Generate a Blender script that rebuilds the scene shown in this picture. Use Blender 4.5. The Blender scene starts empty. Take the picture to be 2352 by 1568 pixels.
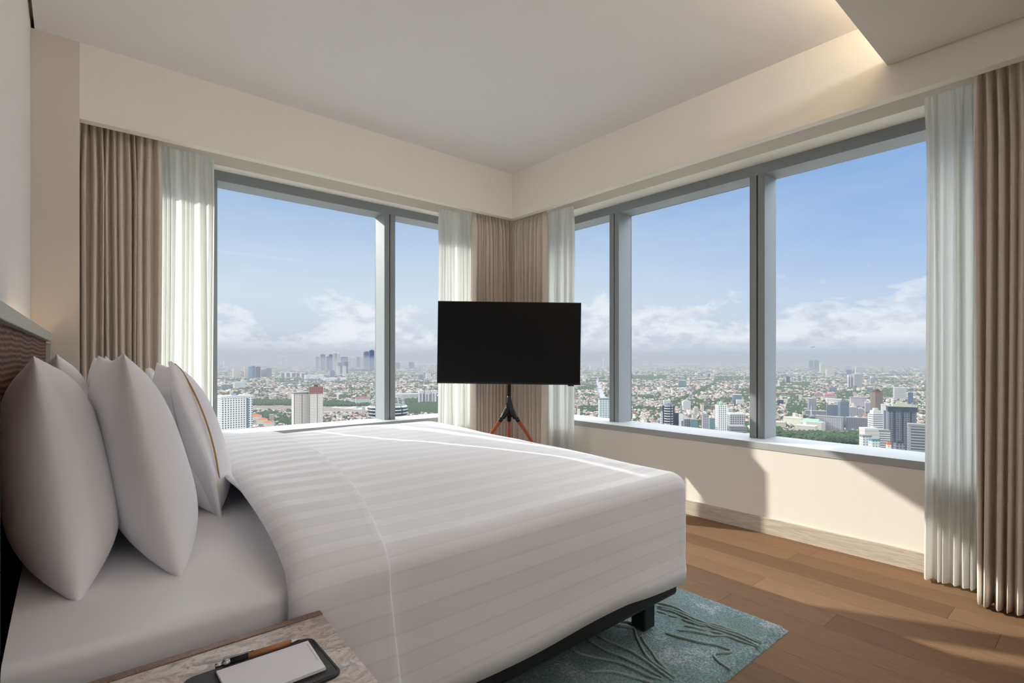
import bpy, math, random
import numpy as np
from mathutils import Vector, Matrix, noise
random.seed(7)
C = bpy.context.scene.collection
SC = bpy.context.scene
S = 1.15            # eye height in metres; interior lengths below are written in eye heights
F = 1192.0; HX = 1176.0; HY = 826.5
CW, SW = math.cos(math.radians(49.6)), math.sin(math.radians(49.6))

def ray(px, py):
    u = (px-HX)/F; w = (HY-py)/F
    return Vector((CW+SW*u, SW-CW*u, w))
def on_z(px, py, z):            # point on a horizontal plane (eye heights)
    r = ray(px, py); d = (z-1)/r.z
    return Vector((r.x*d, r.y*d, z))

# ---------------------------------------------------------------- materials
def srgb(*c):
    f = lambda v: v/12.92 if v <= .04045 else ((v+.055)/1.055)**2.4
    return tuple(f(x/255.) for x in c)+(1.0,)
class NT:
    def __init__(s, name):
        s.m = bpy.data.materials.new(name); s.m.use_nodes = True
        s.t = s.m.node_tree; s.t.nodes.clear()
        s.out = s.n('ShaderNodeOutputMaterial')
    def n(s, k, **kw):
        x = s.t.nodes.new(k)
        for a, b in kw.items(): setattr(x, a, b)
        return x
    def l(s, a, b): s.t.links.new(a, b)
    def set(s, node, **kw):
        for a, b in kw.items():
            node.inputs[a.replace('_', ' ')].default_value = b
    def bsdf(s, col=None, rough=.6, spec=.3, metal=0.):
        b = s.n('ShaderNodeBsdfPrincipled')
        if col: b.inputs['Base Color'].default_value = col
        b.inputs['Roughness'].default_value = rough
        b.inputs['Specular IOR Level'].default_value = spec
        b.inputs['Metallic'].default_value = metal
        s.l(b.outputs[0], s.out.inputs[0]); return b
    def math(s, op, a, b=None, c=None):
        x = s.n('ShaderNodeMath', operation=op)
        for i, v in enumerate((a, b, c)):
            if v is None: continue
            if isinstance(v, (int, float)): x.inputs[i].default_value = v
            else: s.l(v, x.inputs[i])
        return x.outputs[0]
    def mix(s, f, a, b):
        x = s.n('ShaderNodeMix', data_type='RGBA')
        for i, v in ((0, f), (6, a), (7, b)):
            if isinstance(v, (int, float, tuple)): x.inputs[i].default_value = v
            else: s.l(v, x.inputs[i])
        return x.outputs[2]
    def noise(s, vec, scale, detail=3, rough=.55, dist=0):
        x = s.n('ShaderNodeTexNoise'); s.l(vec, x.inputs['Vector'])
        s.set(x, Scale=scale, Detail=detail, Roughness=rough, Distortion=dist)
        return x.outputs[0]
    def ramp(s, f, *stops):
        x = s.n('ShaderNodeValToRGB'); e = x.color_ramp.elements
        while len(e) < len(stops): e.new(.5)
        for i, (p, c) in enumerate(stops):
            e[i].position = p; e[i].color = c if isinstance(c, tuple) else (c, c, c, 1)
        s.l(f, x.inputs[0]); return x.outputs[0]
    def bump(s, h, b, strength=.3, dist=.01):
        x = s.n('ShaderNodeBump'); x.inputs['Strength'].default_value = strength
        x.inputs['Distance'].default_value = dist
        s.l(h, x.inputs['Height']); s.l(x.outputs[0], b.inputs['Normal'])
    def pos(s, scale=(1, 1, 1), rot=(0, 0, 0)):
        tc = s.n('ShaderNodeTexCoord'); mp = s.n('ShaderNodeMapping')
        mp.inputs['Scale'].default_value = scale; mp.inputs['Rotation'].default_value = rot
        s.l(tc.outputs['Object'], mp.inputs[0]); return mp.outputs[0]

def paint(name, c, rough=.75):
    t = NT(name); b = t.bsdf(srgb(*c), rough, .2)
    t.bump(t.noise(t.pos(), 350, 2), b, .04, .002); return t.m
def plain(name, c, rough=.5, metal=0, spec=.4):
    t = NT(name); b = t.bsdf(srgb(*c), rough, spec, metal)
    n = t.noise(t.pos(), 60, 3)
    t.l(t.math('MULTIPLY_ADD', n, .12, rough-.06), b.inputs['Roughness']); return t.m

M = {}
M['wall'] = paint('wall_paint', (232, 227, 216))
M['ceil'] = paint('ceiling_paint', (232, 230, 228))
M['column'] = paint('column_paint', (210, 201, 191))
M['soffit'] = paint('soffit_paint', (222, 217, 204))
M['alu'] = plain('window_aluminium', (142, 147, 150), .5, .05)
M['sill'] = plain('sill_aluminium', (172, 174, 173), .55, 0, .2)
M['gap'] = plain('dark_gasket', (30, 31, 33), .7)
M['black'] = plain('black_lacquer', (24, 26, 29), .45)
M['navy'] = plain('dark_upholstery', (26, 32, 44), .85)
M['screen'] = plain('tv_screen', (14, 14, 14), .35, 0, .15)
M['tvcase'] = plain('tv_case', (20, 20, 21), .5)
M['standmetal'] = plain('stand_metal', (26, 30, 34), .35)
M['silver'] = plain('brushed_silver', (205, 205, 205), .25, 1.0)
M['paper'] = plain('notepad_paper', (235, 233, 240), .8)
M['ink'] = plain('grey_ink', (165, 165, 178), .8)
M['gold'] = plain('gold_braid', (176, 142, 92), .7)

def wood(name, c1, c2, axis='Y', scale=1., rough=.5, bands=9.):
    t = NT(name); b = t.bsdf(None, rough, .35)
    st = {'Y': (14, 1, 14), 'X': (1, 14, 14), 'Z': (14, 14, 1)}[axis]
    p = t.pos(tuple(v*scale for v in st))
    n1 = t.noise(p, 1.2, 4, .6, .8); n2 = t.noise(p, 9, 6, .7)
    f = t.math('FRACT', t.math('MULTIPLY', n1, bands))
    f = t.math('ABSOLUTE', t.math('SUBTRACT', f, .5))
    g = t.math('ADD', t.math('MULTIPLY', f, .9), t.math('MULTIPLY', n2, .6))
    t.l(t.mix(t.ramp(g, (.2, 0.), (.85, 1.)), srgb(*c1), srgb(*c2)), b.inputs['Base Color'])
    t.bump(g, b, .12, .003); return t.m
M['skirting'] = wood('limed_oak', (172, 160, 144), (205, 194, 178), 'Y', 1.)
M['headrail'] = wood('pale_limed_wood', (172, 170, 160), (200, 198, 188), 'Y', 3.)
M['redwood'] = wood('tripod_wood', (140, 62, 36), (172, 88, 54), 'Z', 3.)
M['penwood'] = wood('pen_wood', (160, 104, 66), (186, 128, 86), 'X', 12.)
M['trimwood'] = wood('nightstand_wood', (118, 96, 82), (150, 126, 110), 'Z', 2.)

def floor_mat():
    t = NT('oak_floorboards'); b = t.bsdf(None, .6, .02)
    geo = t.pos()
    sep = t.n('ShaderNodeSeparateXYZ'); t.l(geo, sep.inputs[0])
    pw = .165
    xi = t.math('DIVIDE', sep.outputs[0], pw); row = t.math('FLOOR', xi)
    off = t.math('FRACT', t.math('MULTIPLY', t.math('SINE', t.math('MULTIPLY', row, 12.9898)), 43758.5))
    yi = t.math('ADD', t.math('DIVIDE', sep.outputs[1], 1.5), off); col = t.math('FLOOR', yi)
    cid = t.n('ShaderNodeCombineXYZ'); t.l(row, cid.inputs[0]); t.l(col, cid.inputs[1])
    wn = t.n('ShaderNodeTexWhiteNoise'); t.l(cid.outputs[0], wn.inputs[0])
    mp = t.n('ShaderNodeMapping'); mp.inputs['Scale'].default_value = (26, 1.6, 1)
    t.l(geo, mp.inputs[0])
    add = t.n('ShaderNodeVectorMath', operation='ADD'); t.l(mp.outputs[0], add.inputs[0])
    sc = t.n('ShaderNodeVectorMath', operation='SCALE'); t.l(wn.outputs['Color'], sc.inputs[0]); sc.inputs[3].default_value = 30
    t.l(sc.outputs[0], add.inputs[1])
    n1 = t.noise(add.outputs[0], 1.1, 5, .62, 1.3)
    n2 = t.noise(add.outputs[0], 6, 5, .7)
    rings = t.math('ABSOLUTE', t.math('SUBTRACT', t.math('FRACT', t.math('MULTIPLY', n1, 7)), .5))
    g = t.math('ADD', t.math('MULTIPLY', rings, .5), t.math('MULTIPLY', n2, .7))
    base = t.mix(t.ramp(g, (.2, 0.), (.85, 1.)), srgb(112, 84, 63), srgb(148, 118, 92))
    tone = t.mix(wn.outputs['Value'], srgb(108, 81, 60), srgb(158, 126, 98))
    c = t.mix(.5, base, tone); c = t.mix(.16, c, srgb(74, 56, 44))
    ex = t.math('MINIMUM', t.math('FRACT', xi), t.math('SUBTRACT', 1., t.math('FRACT', xi)))
    ey = t.math('MINIMUM', t.math('FRACT', yi), t.math('SUBTRACT', 1., t.math('FRACT', yi)))
    seam = t.math('MINIMUM', t.math('DIVIDE', ex, .012), t.math('DIVIDE', ey, .0014))
    seam = t.math('MINIMUM', seam, 1.)
    c = t.mix(seam, srgb(92, 68, 50), c)
    t.l(c, b.inputs['Base Color'])
    h = t.math('ADD', t.math('MULTIPLY', seam, .6), t.math('MULTIPLY', g, .3))
    t.bump(h, b, .25, .002); return t.m
M['floor'] = floor_mat()

def linen(name, c, sheer=False, dense=.55):
    t = NT(name)
    p1 = t.pos((1, 1, 420)); p2 = t.pos((300, 300, 6))
    n = t.math('ADD', t.noise(p1, 1, 2), t.noise(p2, 1, 2))
    cc = t.mix(t.ramp(t.math('MULTIPLY', n, .5), (.3, 0.), (.7, 1.)), tuple(v*(.94 if sheer else .8) for v in srgb(*c)[:3])+(1,), srgb(*c))
    d = t.n('ShaderNodeBsdfDiffuse'); t.l(cc, d.inputs[0])
    tr = t.n('ShaderNodeBsdfTranslucent'); t.l(cc, tr.inputs[0])
    m = t.n('ShaderNodeMixShader'); m.inputs[0].default_value = .5 if sheer else .14
    t.l(d.outputs[0], m.inputs[1]); t.l(tr.outputs[0], m.inputs[2])
    if sheer:
        tp = t.n('ShaderNodeBsdfTransparent'); m2 = t.n('ShaderNodeMixShader'); m2.inputs[0].default_value = dense
        t.l(tp.outputs[0], m2.inputs[1]); t.l(m.outputs[0], m2.inputs[2]); t.l(m2.outputs[0], t.out.inputs[0])
    else:
        t.l(m.outputs[0], t.out.inputs[0])
    return t.m
M['drape'] = linen('taupe_linen', (238, 227, 215))
M['sheer'] = linen('white_voile', (232, 232, 228), True, .97)

def cotton(name, c, stripes=False, cloth_bump=.1):
    t = NT(name); b = t.bsdf(srgb(*c), .75, .25)
    b.inputs['Sheen Weight'].default_value = .15
    p = t.pos()
    if stripes:
        sep = t.n('ShaderNodeSeparateXYZ'); t.l(p, sep.inputs[0])
        v = t.math('ADD', sep.outputs[1], sep.outputs[2])
        f = t.math('FRACT', t.math('DIVIDE', v, .11))
        st = t.math('MULTIPLY', t.math('GREATER_THAN', f, .5), 1.)
        t.l(t.mix(st, srgb(*[k-4 for k in c]), srgb(*c)), (k0:=t.n('ShaderNodeMix', data_type='RGBA')).inputs[6]); k0.inputs[7].default_value = srgb(*[k-22 for k in c])
        t.l(t.math('MULTIPLY_ADD', st, -.22, .8), b.inputs['Roughness'])
        e = t.math('ABSOLUTE', t.math('SUBTRACT', f, .5))
        line = t.math('MAXIMUM', t.math('LESS_THAN', e, .03), t.math('GREATER_THAN', e, .47))
        t.l(t.math('MULTIPLY', line, .32), k0.inputs[0]); t.l(k0.outputs[2], b.inputs['Base Color'])
        w = t.noise(t.pos((2, 5, 5)), 1.5, 3)
        h = t.math('ADD', t.math('MULTIPLY', line, .12), w)
        t.bump(h, b, .35, .02)
    else:
        t.bump(t.noise(p, 7, 3), b, cloth_bump, .02)
    return t.m
M['duvet'] = cotton('striped_white_cotton', (243, 243, 249), True)
M['sheet'] = cotton('white_sheet_cotton', (244, 243, 247))
M['pillow'] = cotton('white_pillow_cotton', (244, 243, 247), False, .22)

def marble():
    t = NT('grey_pink_marble'); b = t.bsdf(None, .45, .3)
    p = t.pos((20, 34, 20), (0, 0, .7))
    n = t.noise(p, .9, 9, .68, 1.6); n2 = t.noise(t.pos(), 26, 6, .6, .5); n3 = t.noise(p, 3, 8, .75, .8)
    c = t.ramp(n, (.3, srgb(124, 122, 126)), (.45, srgb(184, 174, 170)), (.55, srgb(220, 210, 204)), (.7, srgb(168, 164, 166)))
    c = t.mix(t.ramp(n2, (.5, 0.), (.68, .55)), c, srgb(190, 158, 142))
    c = t.mix(t.ramp(n3, (.57, 0.), (.64, .75)), c, srgb(98, 96, 98))
    t.l(c, b.inputs['Base Color']); return t.m
M['marble'] = marble()
def leather():
    t = NT('black_leather'); b = t.bsdf(srgb(38, 36, 36), .55, .4)
    v = t.n('ShaderNodeTexVoronoi'); t.l(t.pos(), v.inputs[0]); v.inputs['Scale'].default_value = 700
    t.bump(v.outputs[0], b, .4, .001); return t.m
M['leather'] = leather()
def weave():
    t = NT('woven_brown_panel'); b = t.bsdf(None, .85, .2)
    p = t.pos((1, 1, 1))
    d = t.noise(p, 4, 2)
    sep = t.n('ShaderNodeSeparateXYZ'); t.l(p, sep.inputs[0])
    z = t.math('ADD', sep.outputs[2], t.math('MULTIPLY', d, .025))
    w = t.math('SINE', t.math('MULTIPLY', z, 380.))
    n = t.noise(t.pos((400, 60, 120)), 1, 3)
    f = t.math('ADD', t.math('MULTIPLY_ADD', w, .12, .22), t.math('MULTIPLY', n, .6))
    t.l(t.ramp(f, (.2, srgb(52, 38, 32)), (.5, srgb(112, 86, 74)), (.85, srgb(168, 146, 130))), b.inputs['Base Color'])
    t.bump(f, b, .8, .006); return t.m
M['weave'] = weave()
def rugmat():
    t = NT('teal_wool_pile'); b = t.bsdf(None, .95, .1)
    p = t.pos()
    n = t.noise(p, 2.6, 12, .78, .3); f = t.noise(p, 110, 4, .8)
    c = t.ramp(n, (.3, srgb(134, 138, 126)), (.42, srgb(146, 168, 166)), (.53, srgb(158, 186, 188)), (.59, srgb(214, 220, 228)))
    c = t.mix(t.ramp(f, (.42, .75), (.6, 0.)), c, srgb(98, 116, 118))
    t.l(c, b.inputs['Base Color']); t.bump(f, b, 1., .012); return t.m
M['rug'] = rugmat()
def cordmat():
    t = NT('pale_teal_wool_cord'); b = t.bsdf(None, .95, .1); f = t.noise(t.pos(), 130, 3, .7)
    t.l(t.mix(f, srgb(120, 138, 134), srgb(176, 190, 188)), b.inputs['Base Color']); t.bump(f, b, .8, .008); return t.m
M['cord'] = cordmat()
def glass():
    t = NT('window_glass')
    tp = t.n('ShaderNodeBsdfTransparent'); tp.inputs[0].default_value = (.97, .985, .985, 1)
    g = t.n('ShaderNodeBsdfGlossy'); g.inputs['Roughness'].default_value = 0.02
    fr = t.n('ShaderNodeFresnel'); fr.inputs[0].default_value = 1.35
    m = t.n('ShaderNodeMixShader')
    t.l(t.math('MULTIPLY', fr.outputs[0], .1), m.inputs[0])
    t.l(tp.outputs[0], m.inputs[1]); t.l(g.outputs[0], m.inputs[2]); t.l(m.outputs[0], t.out.inputs[0]); return t.m
M['glass'] = glass()
def emis(name, c, s):
    t = NT(name); e = t.n('ShaderNodeEmission'); e.inputs[0].default_value = srgb(*c); e.inputs[1].default_value = s
    t.l(e.outputs[0], t.out.inputs[0]); return t.m
M['led'] = emis('warm_led', (255, 190, 120), 5)

# ---------------------------------------------------------------- mesh helpers (interior: eye heights -> metres)
def mk(name, verts, faces, mat, parent=None, smooth=False, scale=S, loc=None):
    me = bpy.data.meshes.new(name)
    me.from_pydata([(v[0]*scale, v[1]*scale, v[2]*scale) for v in verts], [], faces)
    me.update()
    if mat: me.materials.append(mat)
    if smooth:
        for p in me.polygons: p.use_smooth = True
    o = bpy.data.objects.new(name, me); C.objects.link(o)
    if parent: o.parent = parent; o.matrix_parent_inverse = Matrix.Translation(-parent.location) if not parent.rotation_euler.z else (Matrix.Translation(parent.location) @ Matrix.Rotation(parent.rotation_euler.z, 4, 'Z')).inverted()
    return o
def tag(o, label=None, cat=None, group=None, kind=None):
    if label: o['label'] = label
    if cat: o['category'] = cat
    if group: o['group'] = group
    if kind: o['kind'] = kind
    return o
def empty(name, loc, label=None, cat=None, group=None, kind=None, scale=S):
    o = bpy.data.objects.new(name, None); C.objects.link(o)
    o.location = tuple(v*scale for v in loc); o.empty_display_size = .1
    return tag(o, label, cat, group, kind)
BF = [(0, 3, 2, 1), (4, 5, 6, 7), (0, 1, 5, 4), (1, 2, 6, 5), (2, 3, 7, 6), (3, 0, 4, 7)]
class MB:
    def __init__(s): s.v = []; s.f = []
    def box(s, x0, x1, y0, y1, z0, z1):
        k = len(s.v)
        s.v += [(x0, y0, z0), (x1, y0, z0), (x1, y1, z0), (x0, y1, z0), (x0, y0, z1), (x1, y0, z1), (x1, y1, z1), (x0, y1, z1)]
        s.f += [tuple(a+k for a in f) for f in BF]; return s
    def prism(s, poly, z0, z1):
        k = len(s.v); n = len(poly)
        s.v += [(p[0], p[1], z0) for p in poly]+[(p[0], p[1], z1) for p in poly]
        s.f.append(tuple(k+n-1-i for i in range(n))); s.f.append(tuple(k+n+i for i in range(n)))
        s.f += [(k+i, k+(i+1) % n, k+n+(i+1) % n, k+n+i) for i in range(n)]; return s
    def tube(s, pts, rad, seg=12, cap=True):
        k0 = len(s.v); pts = [Vector(p) for p in pts]; n = len(pts)
        if not hasattr(rad, '__len__'): rad = [rad]*n
        up = Vector((0, 0, 1))
        for i, p in enumerate(pts):
            d = (pts[min(i+1, n-1)]-pts[max(i-1, 0)]).normalized()
            a = d.cross(up) if abs(d.z) < .95 else d.cross(Vector((1, 0, 0)))
            a.normalize(); b = d.cross(a)
            for j in range(seg):
                t = 2*math.pi*j/seg
                s.v.append(tuple(p+(a*math.cos(t)+b*math.sin(t))*rad[i]))
        for i in range(n-1):
            for j in range(seg):
                q = k0+i*seg; j2 = (j+1) % seg
                s.f.append((q+j, q+j2, q+seg+j2, q+seg+j))
        if cap:
            s.f.append(tuple(k0+j for j in range(seg-1, -1, -1)))
            s.f.append(tuple(k0+(n-1)*seg+j for j in range(seg)))
        return s
    def grid(s, rows, closed_u=False):
        k = len(s.v); n = len(rows); m = len(rows[0])
        for r in rows: s.v += [tuple(p) for p in r]
        for i in range(n-1):
            for j in range(m if closed_u else m-1):
                j2 = (j+1) % m
                s.f.append((k+i*m+j, k+i*m+j2, k+(i+1)*m+j2, k+(i+1)*m+j))
        return s
    def mk(s, name, mat, parent=None, smooth=False, bevel=0, **kw):
        o = mk(name, s.v, s.f, mat, parent, smooth, **kw)
        if bevel:
            m = o.modifiers.new('b', 'BEVEL'); m.width = bevel; m.segments = 3; m.limit_method = 'ANGLE'
        return o

# ---------------------------------------------------------------- camera
cam = bpy.data.cameras.new('camera'); co = bpy.data.objects.new('camera', cam); C.objects.link(co)
cam.sensor_width = 36; cam.lens = 36*F/2352; cam.shift_y = (HY-784)/2352
cam.clip_end = 60000; cam.clip_start = .02
co.location = (0, 0, S); co.rotation_euler = (math.pi/2, 0, math.radians(49.6-90))
SC.camera = co
# ================================================================ ROOM
XB, YA = 2.69, 3.157          # bulkhead faces
XW, YW = 3.06, 3.60           # window wall faces
XG, YG = 3.36, 3.85           # glass planes
XFr, YFr = 3.21, 3.70         # frame fronts
XL = -.14
ZC, ZD, ZBK = 2.484, 2.2667, 2.129
ZH, ZHw = 2.134, 2.198
ZS = .521; ZSA = .535
YBK = -2.6
def struct(o): o['kind'] = 'structure'; return o
struct(MB().box(XL-.2, XG+.05, YBK-.1, YG+.1, -.12, 0).mk('floor', M['floor']))
struct(MB().box(-.122, XG+.1, .66, YG+.1, ZC, ZC+.12).box(-.122, XG+.1, YBK-.1, .66, ZC+.0, ZC+.12).mk('ceiling', M['ceil']))
struct(MB().box(XL-.2, -.122, YBK-.1, YG+.1, ZC+.06, ZC+.12).mk('trim_1', M['column']))
struct(MB().box(XL-.01, XB-.012, YBK, .654, ZD, ZD+.03).mk('ceiling_dropped', M['soffit']))
struct(MB().box(XB-.012, XB, YBK, .654, ZD+.012, ZD+.03).mk('trim_2', M['gap']))
struct(MB().prism([(XL-.25, YBK), (XL-.012, YBK), (XL+.008, YG+.1), (XL-.25, YG+.1)], 0, ZC+.1).mk('wall_left', M['ceil']))
struct(MB().box(XL-.25, XG+.1, YBK-.12, YBK, 0, ZC+.1).mk('wall_back', M['wall']))
struct(MB().box(XL+.006, .033, YA, YG, 0, ZC).mk('wall_column', M['column']))
# window wall A (far left) : below sill, above head, ends
struct(MB().box(.033, XG+.05, YW, YG+.03, 0, ZSA-.045).box(.033, XW+.3, YW, YFr, ZHw, ZC).box(.033, XW+.3, YFr, YG+.03, ZHw, ZC)
       .box(.033, .12, YW, YG+.03, ZSA-.045, ZHw).mk('wall_window_left', M['wall']))
struct(MB().box(XW, XG+.03, YBK, YW, 0, ZS-.04).box(XW, XG+.03, YBK, YW, ZHw, ZC)
       .box(XW, XG+.03, YBK, .12, ZS-.04, ZHw).mk('wall_window_right', M['wall']))
struct(MB().box(XG-.12, XG+.05, YG-.14, YG+.03, 0, ZC).mk('wall_corner', M['alu']))
# curtain bulkheads
struct(MB().box(.033, XB, YA, YA+.055, ZBK, ZC).mk('wall_bulkhead_left', M['wall']))
struct(MB().box(XB, XB+.05, YBK, YA+.055, ZBK, ZC).mk('wall_bulkhead_right', M['wall']))
# baseboards
struct(MB().box(XW-.012, XW, YBK, YW, 0, .092).mk('baseboard_right', M['skirting'], bevel=.002))
struct(MB().box(.033, XW-.012, YW-.012, YW, 0, .092).mk('baseboard_left', M['skirting'], bevel=.002))
# windows
def win(idx, axis, mull, lo, hi, zs):
    root = empty('window_%d' % idx, (XFr if axis == 'Y' else (lo+hi)/2, (lo+hi)/2 if axis == 'Y' else YFr, zs), kind='structure')
    fr, gl, wl = (XFr, XG, XW) if axis == 'Y' else (YFr, YG, YW)
    def B(mb, a0, a1, d0, d1, z0, z1):
        return mb.box(d0, d1, a0, a1, z0, z1) if axis == 'Y' else mb.box(a0, a1, d0, d1, z0, z1)
    B(MB(), lo, hi, wl-.004, gl+.02, zs-.04, zs).mk('window_sill', M['sill'], root, bevel=.003)
    B(MB(), lo, hi, fr, gl+.02, ZH, ZHw+.002).mk('head_frame', M['alu'], root, bevel=.002)
    for m in mull:
        B(B(MB(), m-.046, m-.004, fr, gl+.01, zs, ZH), m+.004, m+.046, fr, gl+.01, zs, ZH).mk('mullion', M['alu'], root, bevel=.0015)
        B(MB(), m-.004, m+.004, fr+.012, gl+.005, zs, ZHw).mk('gasket', M['gap'], root)
    ms = [lo-.046]+list(mull)+[hi+.046]
    for a, b in zip(ms[:-1], ms[1:]):
        B(MB(), a+.046, b-.046, gl, gl+.008, zs, ZH).mk('glass_pane', M['glass'], root)
    return root
win(1, 'X', (.661, 1.898, 3.12), .12, XG-.12, ZSA)
win(2, 'Y', (.351, 1.451, 2.5507), .12, YG-.14, ZS)

# cove led behind the dropped ceiling, headboard led
def arealamp(name, loc, rot, sx, sy, e, c):
    l = bpy.data.lights.new(name, 'AREA'); l.shape = 'RECTANGLE'; l.size = sx*S; l.size_y = sy*S; l.energy = e; l.color = c
    o = bpy.data.objects.new(name, l); C.objects.link(o); o.location = tuple(v*S for v in loc); o.rotation_euler = rot; return o
arealamp('cove_strip_lamp', (1.5, .52, ZD+.06), (math.pi, 0, 0), 2.1, .04, 8, (1, .72, .42))
arealamp('headboard_strip_lamp', (-.119, 2.58, 1.09), (math.pi, 0, 0), .014, 1.0, .7, (1, .68, .38))

# ================================================================ CURTAINS
def curtain(name, axis, base, a0, a1, z0, z1, n, amp, mat, label, seed, hem=0, shift=.0, side=1):
    rnd = random.Random(seed); ph = [rnd.uniform(-.55, .55) for _ in range(n+3)]; am = [rnd.uniform(.55, 1.2) for _ in range(n+3)]
    wv = [rnd.uniform(.6, 1.4) for _ in range(n)]; tot = sum(wv); edges = [0]
    for w in wv: edges.append(edges[-1]+w/tot)
    seg = 12; rows = []; NZ = 34
    for k in range(NZ+1):
        t = k/NZ; z = z1+(z0-z1)*t; row = []
        d = (z1-z)
        g = .35+.65*min(1, d/.12)                      # pleats gathered at the top
        for i in range(n):
            for j in range(seg+(1 if i == n-1 else 0)):
                f = j/seg; s = edges[i]+(edges[i+1]-edges[i])*f
                A = amp*(am[i]*(1-f)+am[i+1]*f)*g*(1+.12*math.sin(3*t+ph[i]*6))
                th = 2*math.pi*f
                sharp = max(0, 1-d/.25)
                pw_ = (3.2 if mat is M['drape'] else 2.2)*(1-.45*sharp)
                off = -A*(1-2*abs(2*f-1)**pw_)+.06*amp*math.sin(2*th+ph[i+1]*5)
                lat = a0+(a1-a0)*s+.10*(a1-a0)/n*math.sin(th)+.25*(a1-a0)/n*math.sin(2.2*t+ph[i]*5)*min(1, d/.3)
                lat += shift*t*(1-abs(s-.0))
                row.append((base+off, lat, z) if axis == 'Y' else (lat, base+off, z))
        rows.append(row)
    mb = MB().grid(rows)
    o = mb.mk(name, mat, None, True)
    if mat is M['drape']:
        m = o.modifiers.new('s', 'SOLIDIFY'); m.thickness = .002
    tag(o, label, 'curtain'); return o
zt = ZBK+.06
curtain('drape', 'X', 3.33, .042, .372, .012, zt, 11, .038, M['drape'], 'taupe linen drape beside the grey column, farthest left of the four drapes', 1)
curtain('drape', 'X', 3.34, 2.44, 2.845, .012, zt, 13, .032, M['drape'], 'taupe linen drape behind the television, left of the room corner', 2)
curtain('drape', 'Y', 2.83, 2.92, 3.335, .012, zt, 11, .032, M['drape'], 'taupe linen drape behind the television, right of the room corner', 3)
curtain('drape', 'Y', 2.82, -.12, .395, .012, zt, 16, .036, M['drape'], 'taupe linen drape at the right edge, half lit by sun at its hem', 4)
curtain('sheer_curtain', 'X', 3.46, .35, .645, .012, zt, 9, .022, M['sheer'], 'white sheer curtain beside the leftmost taupe drape, behind the pillows', 5)
curtain('sheer_curtain', 'X', 3.47, 2.205, 2.60, .012, zt, 11, .022, M['sheer'], 'white sheer curtain touching the left edge of the television', 6)
curtain('sheer_curtain', 'Y', 2.95, 2.74, 3.06, .012, zt, 9, .022, M['sheer'], 'white sheer curtain touching the right edge of the television', 7)
curtain('sheer_curtain', 'Y', 2.955, .34, .585, .012, zt, 8, .026, M['sheer'], 'white sheer curtain beside the rightmost drape, sunlit near the floor', 8)

# ================================================================ BED
BX0, BX1, BY0, BY1 = -.08, 1.735, 1.09, 2.82
bed = empty('bed', ((BX0+BX1)/2, (BY0+BY1)/2, 0), 'king bed on a black frame with square black legs and white mattress', 'bed')
MB().box(BX0+.05, 1.73, 1.074, 2.83, .124, .215).mk('bed_frame', M['black'], bed, bevel=.02)
for lx, ly in ((1.575, 1.112), (1.575, 2.73), (.1, 1.112), (.1, 2.73)):
    MB().box(lx, lx+.062, ly, ly+.062, .021, .135).mk('leg', M['black'], bed, bevel=.006)
def rbox_rings(x0, x1, y0, y1, zlow, ztop, R, crown, rc, n=8, corner=5, nx=26, ny=26, taper=0., open_head=True):
    """rounded slab draped over a box: plan outline from the head near side round the foot to the head far side"""
    def outline(e, z):
        xa = x1-e; ya = y0+e; yb = y1-e; r = max(rc-e*.5, .002); P = []
        for i in range(nx): P.append((x0+(xa-r-x0)*i/(nx-1), ya))
        for i in range(1, corner): t = -math.pi/2+math.pi/2*i/corner; P.append((xa-r+r*math.cos(t), ya+r+r*math.sin(t)))
        for i in range(ny): P.append((xa, ya+r+(yb-ya-2*r)*i/(ny-1)))
        for i in range(1, corner): t = math.pi/2*i/corner; P.append((xa-r+r*math.cos(t), yb-r+r*math.sin(t)))
        for i in range(nx): P.append((xa-r+(x0-(xa-r))*i/(nx-1), yb))
        return [(p[0], p[1], z) for p in P]
    rows = []
    for i in range(n): 
        t = i/n; rows.append(outline(-taper*(1-t), zlow+(ztop-R-zlow)*t))
    for i in range(n+1):
        a = math.pi/2*i/n; rows.append(outline(R*(1-math.cos(a)), ztop-R+R*math.sin(a)))
    half = (y1-y0)/2
    for i in range(1, 17):
        t = i/16; e = R+(half-R-.001)*t
        rows.append(outline(e, ztop+crown*(1-(1-min(1, t*1.7))**2)))
    return rows
MB().grid(rbox_rings(BX0, 1.715, BY0, BY1, .2, .534, .022, .012, .04)).mk('mattress', M['sheet'], bed, True)
# headboard
hb = [(-.112, .99), (-.062, 3.09)]
def hbprism(y0, y1, z0, z1, off, back=None):
    f = lambda y: -.118+(y-1.0)*.0255+off
    return MB().prism([(XL+.012 if back is None else f(y0)-back, y0), (f(y0), y0), (f(y1), y1), (XL+.012 if back is None else f(y1)-back, y1)], z0, z1)
hd = empty('headboard', (-.1, 2.05, 0), 'woven brown headboard in a pale limed wood frame on the left wall', 'headboard')
hbprism(.98, 3.10, .3, 1.086, -.018).mk('woven_panel', M['weave'], hd)
m = hbprism(.98, 3.115, 1.083, 1.121, .0, .022); m.mk('top_rail', M['headrail'], hd, bevel=.003)
m = hbprism(3.08, 3.115, .3, 1.074, .0, .022); m.mk('end_post', M['headrail'], hd, bevel=.003)
hbprism(.98, 1.15, .3, .95, .03, .03).mk('side_panel', M['navy'], hd)

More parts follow.
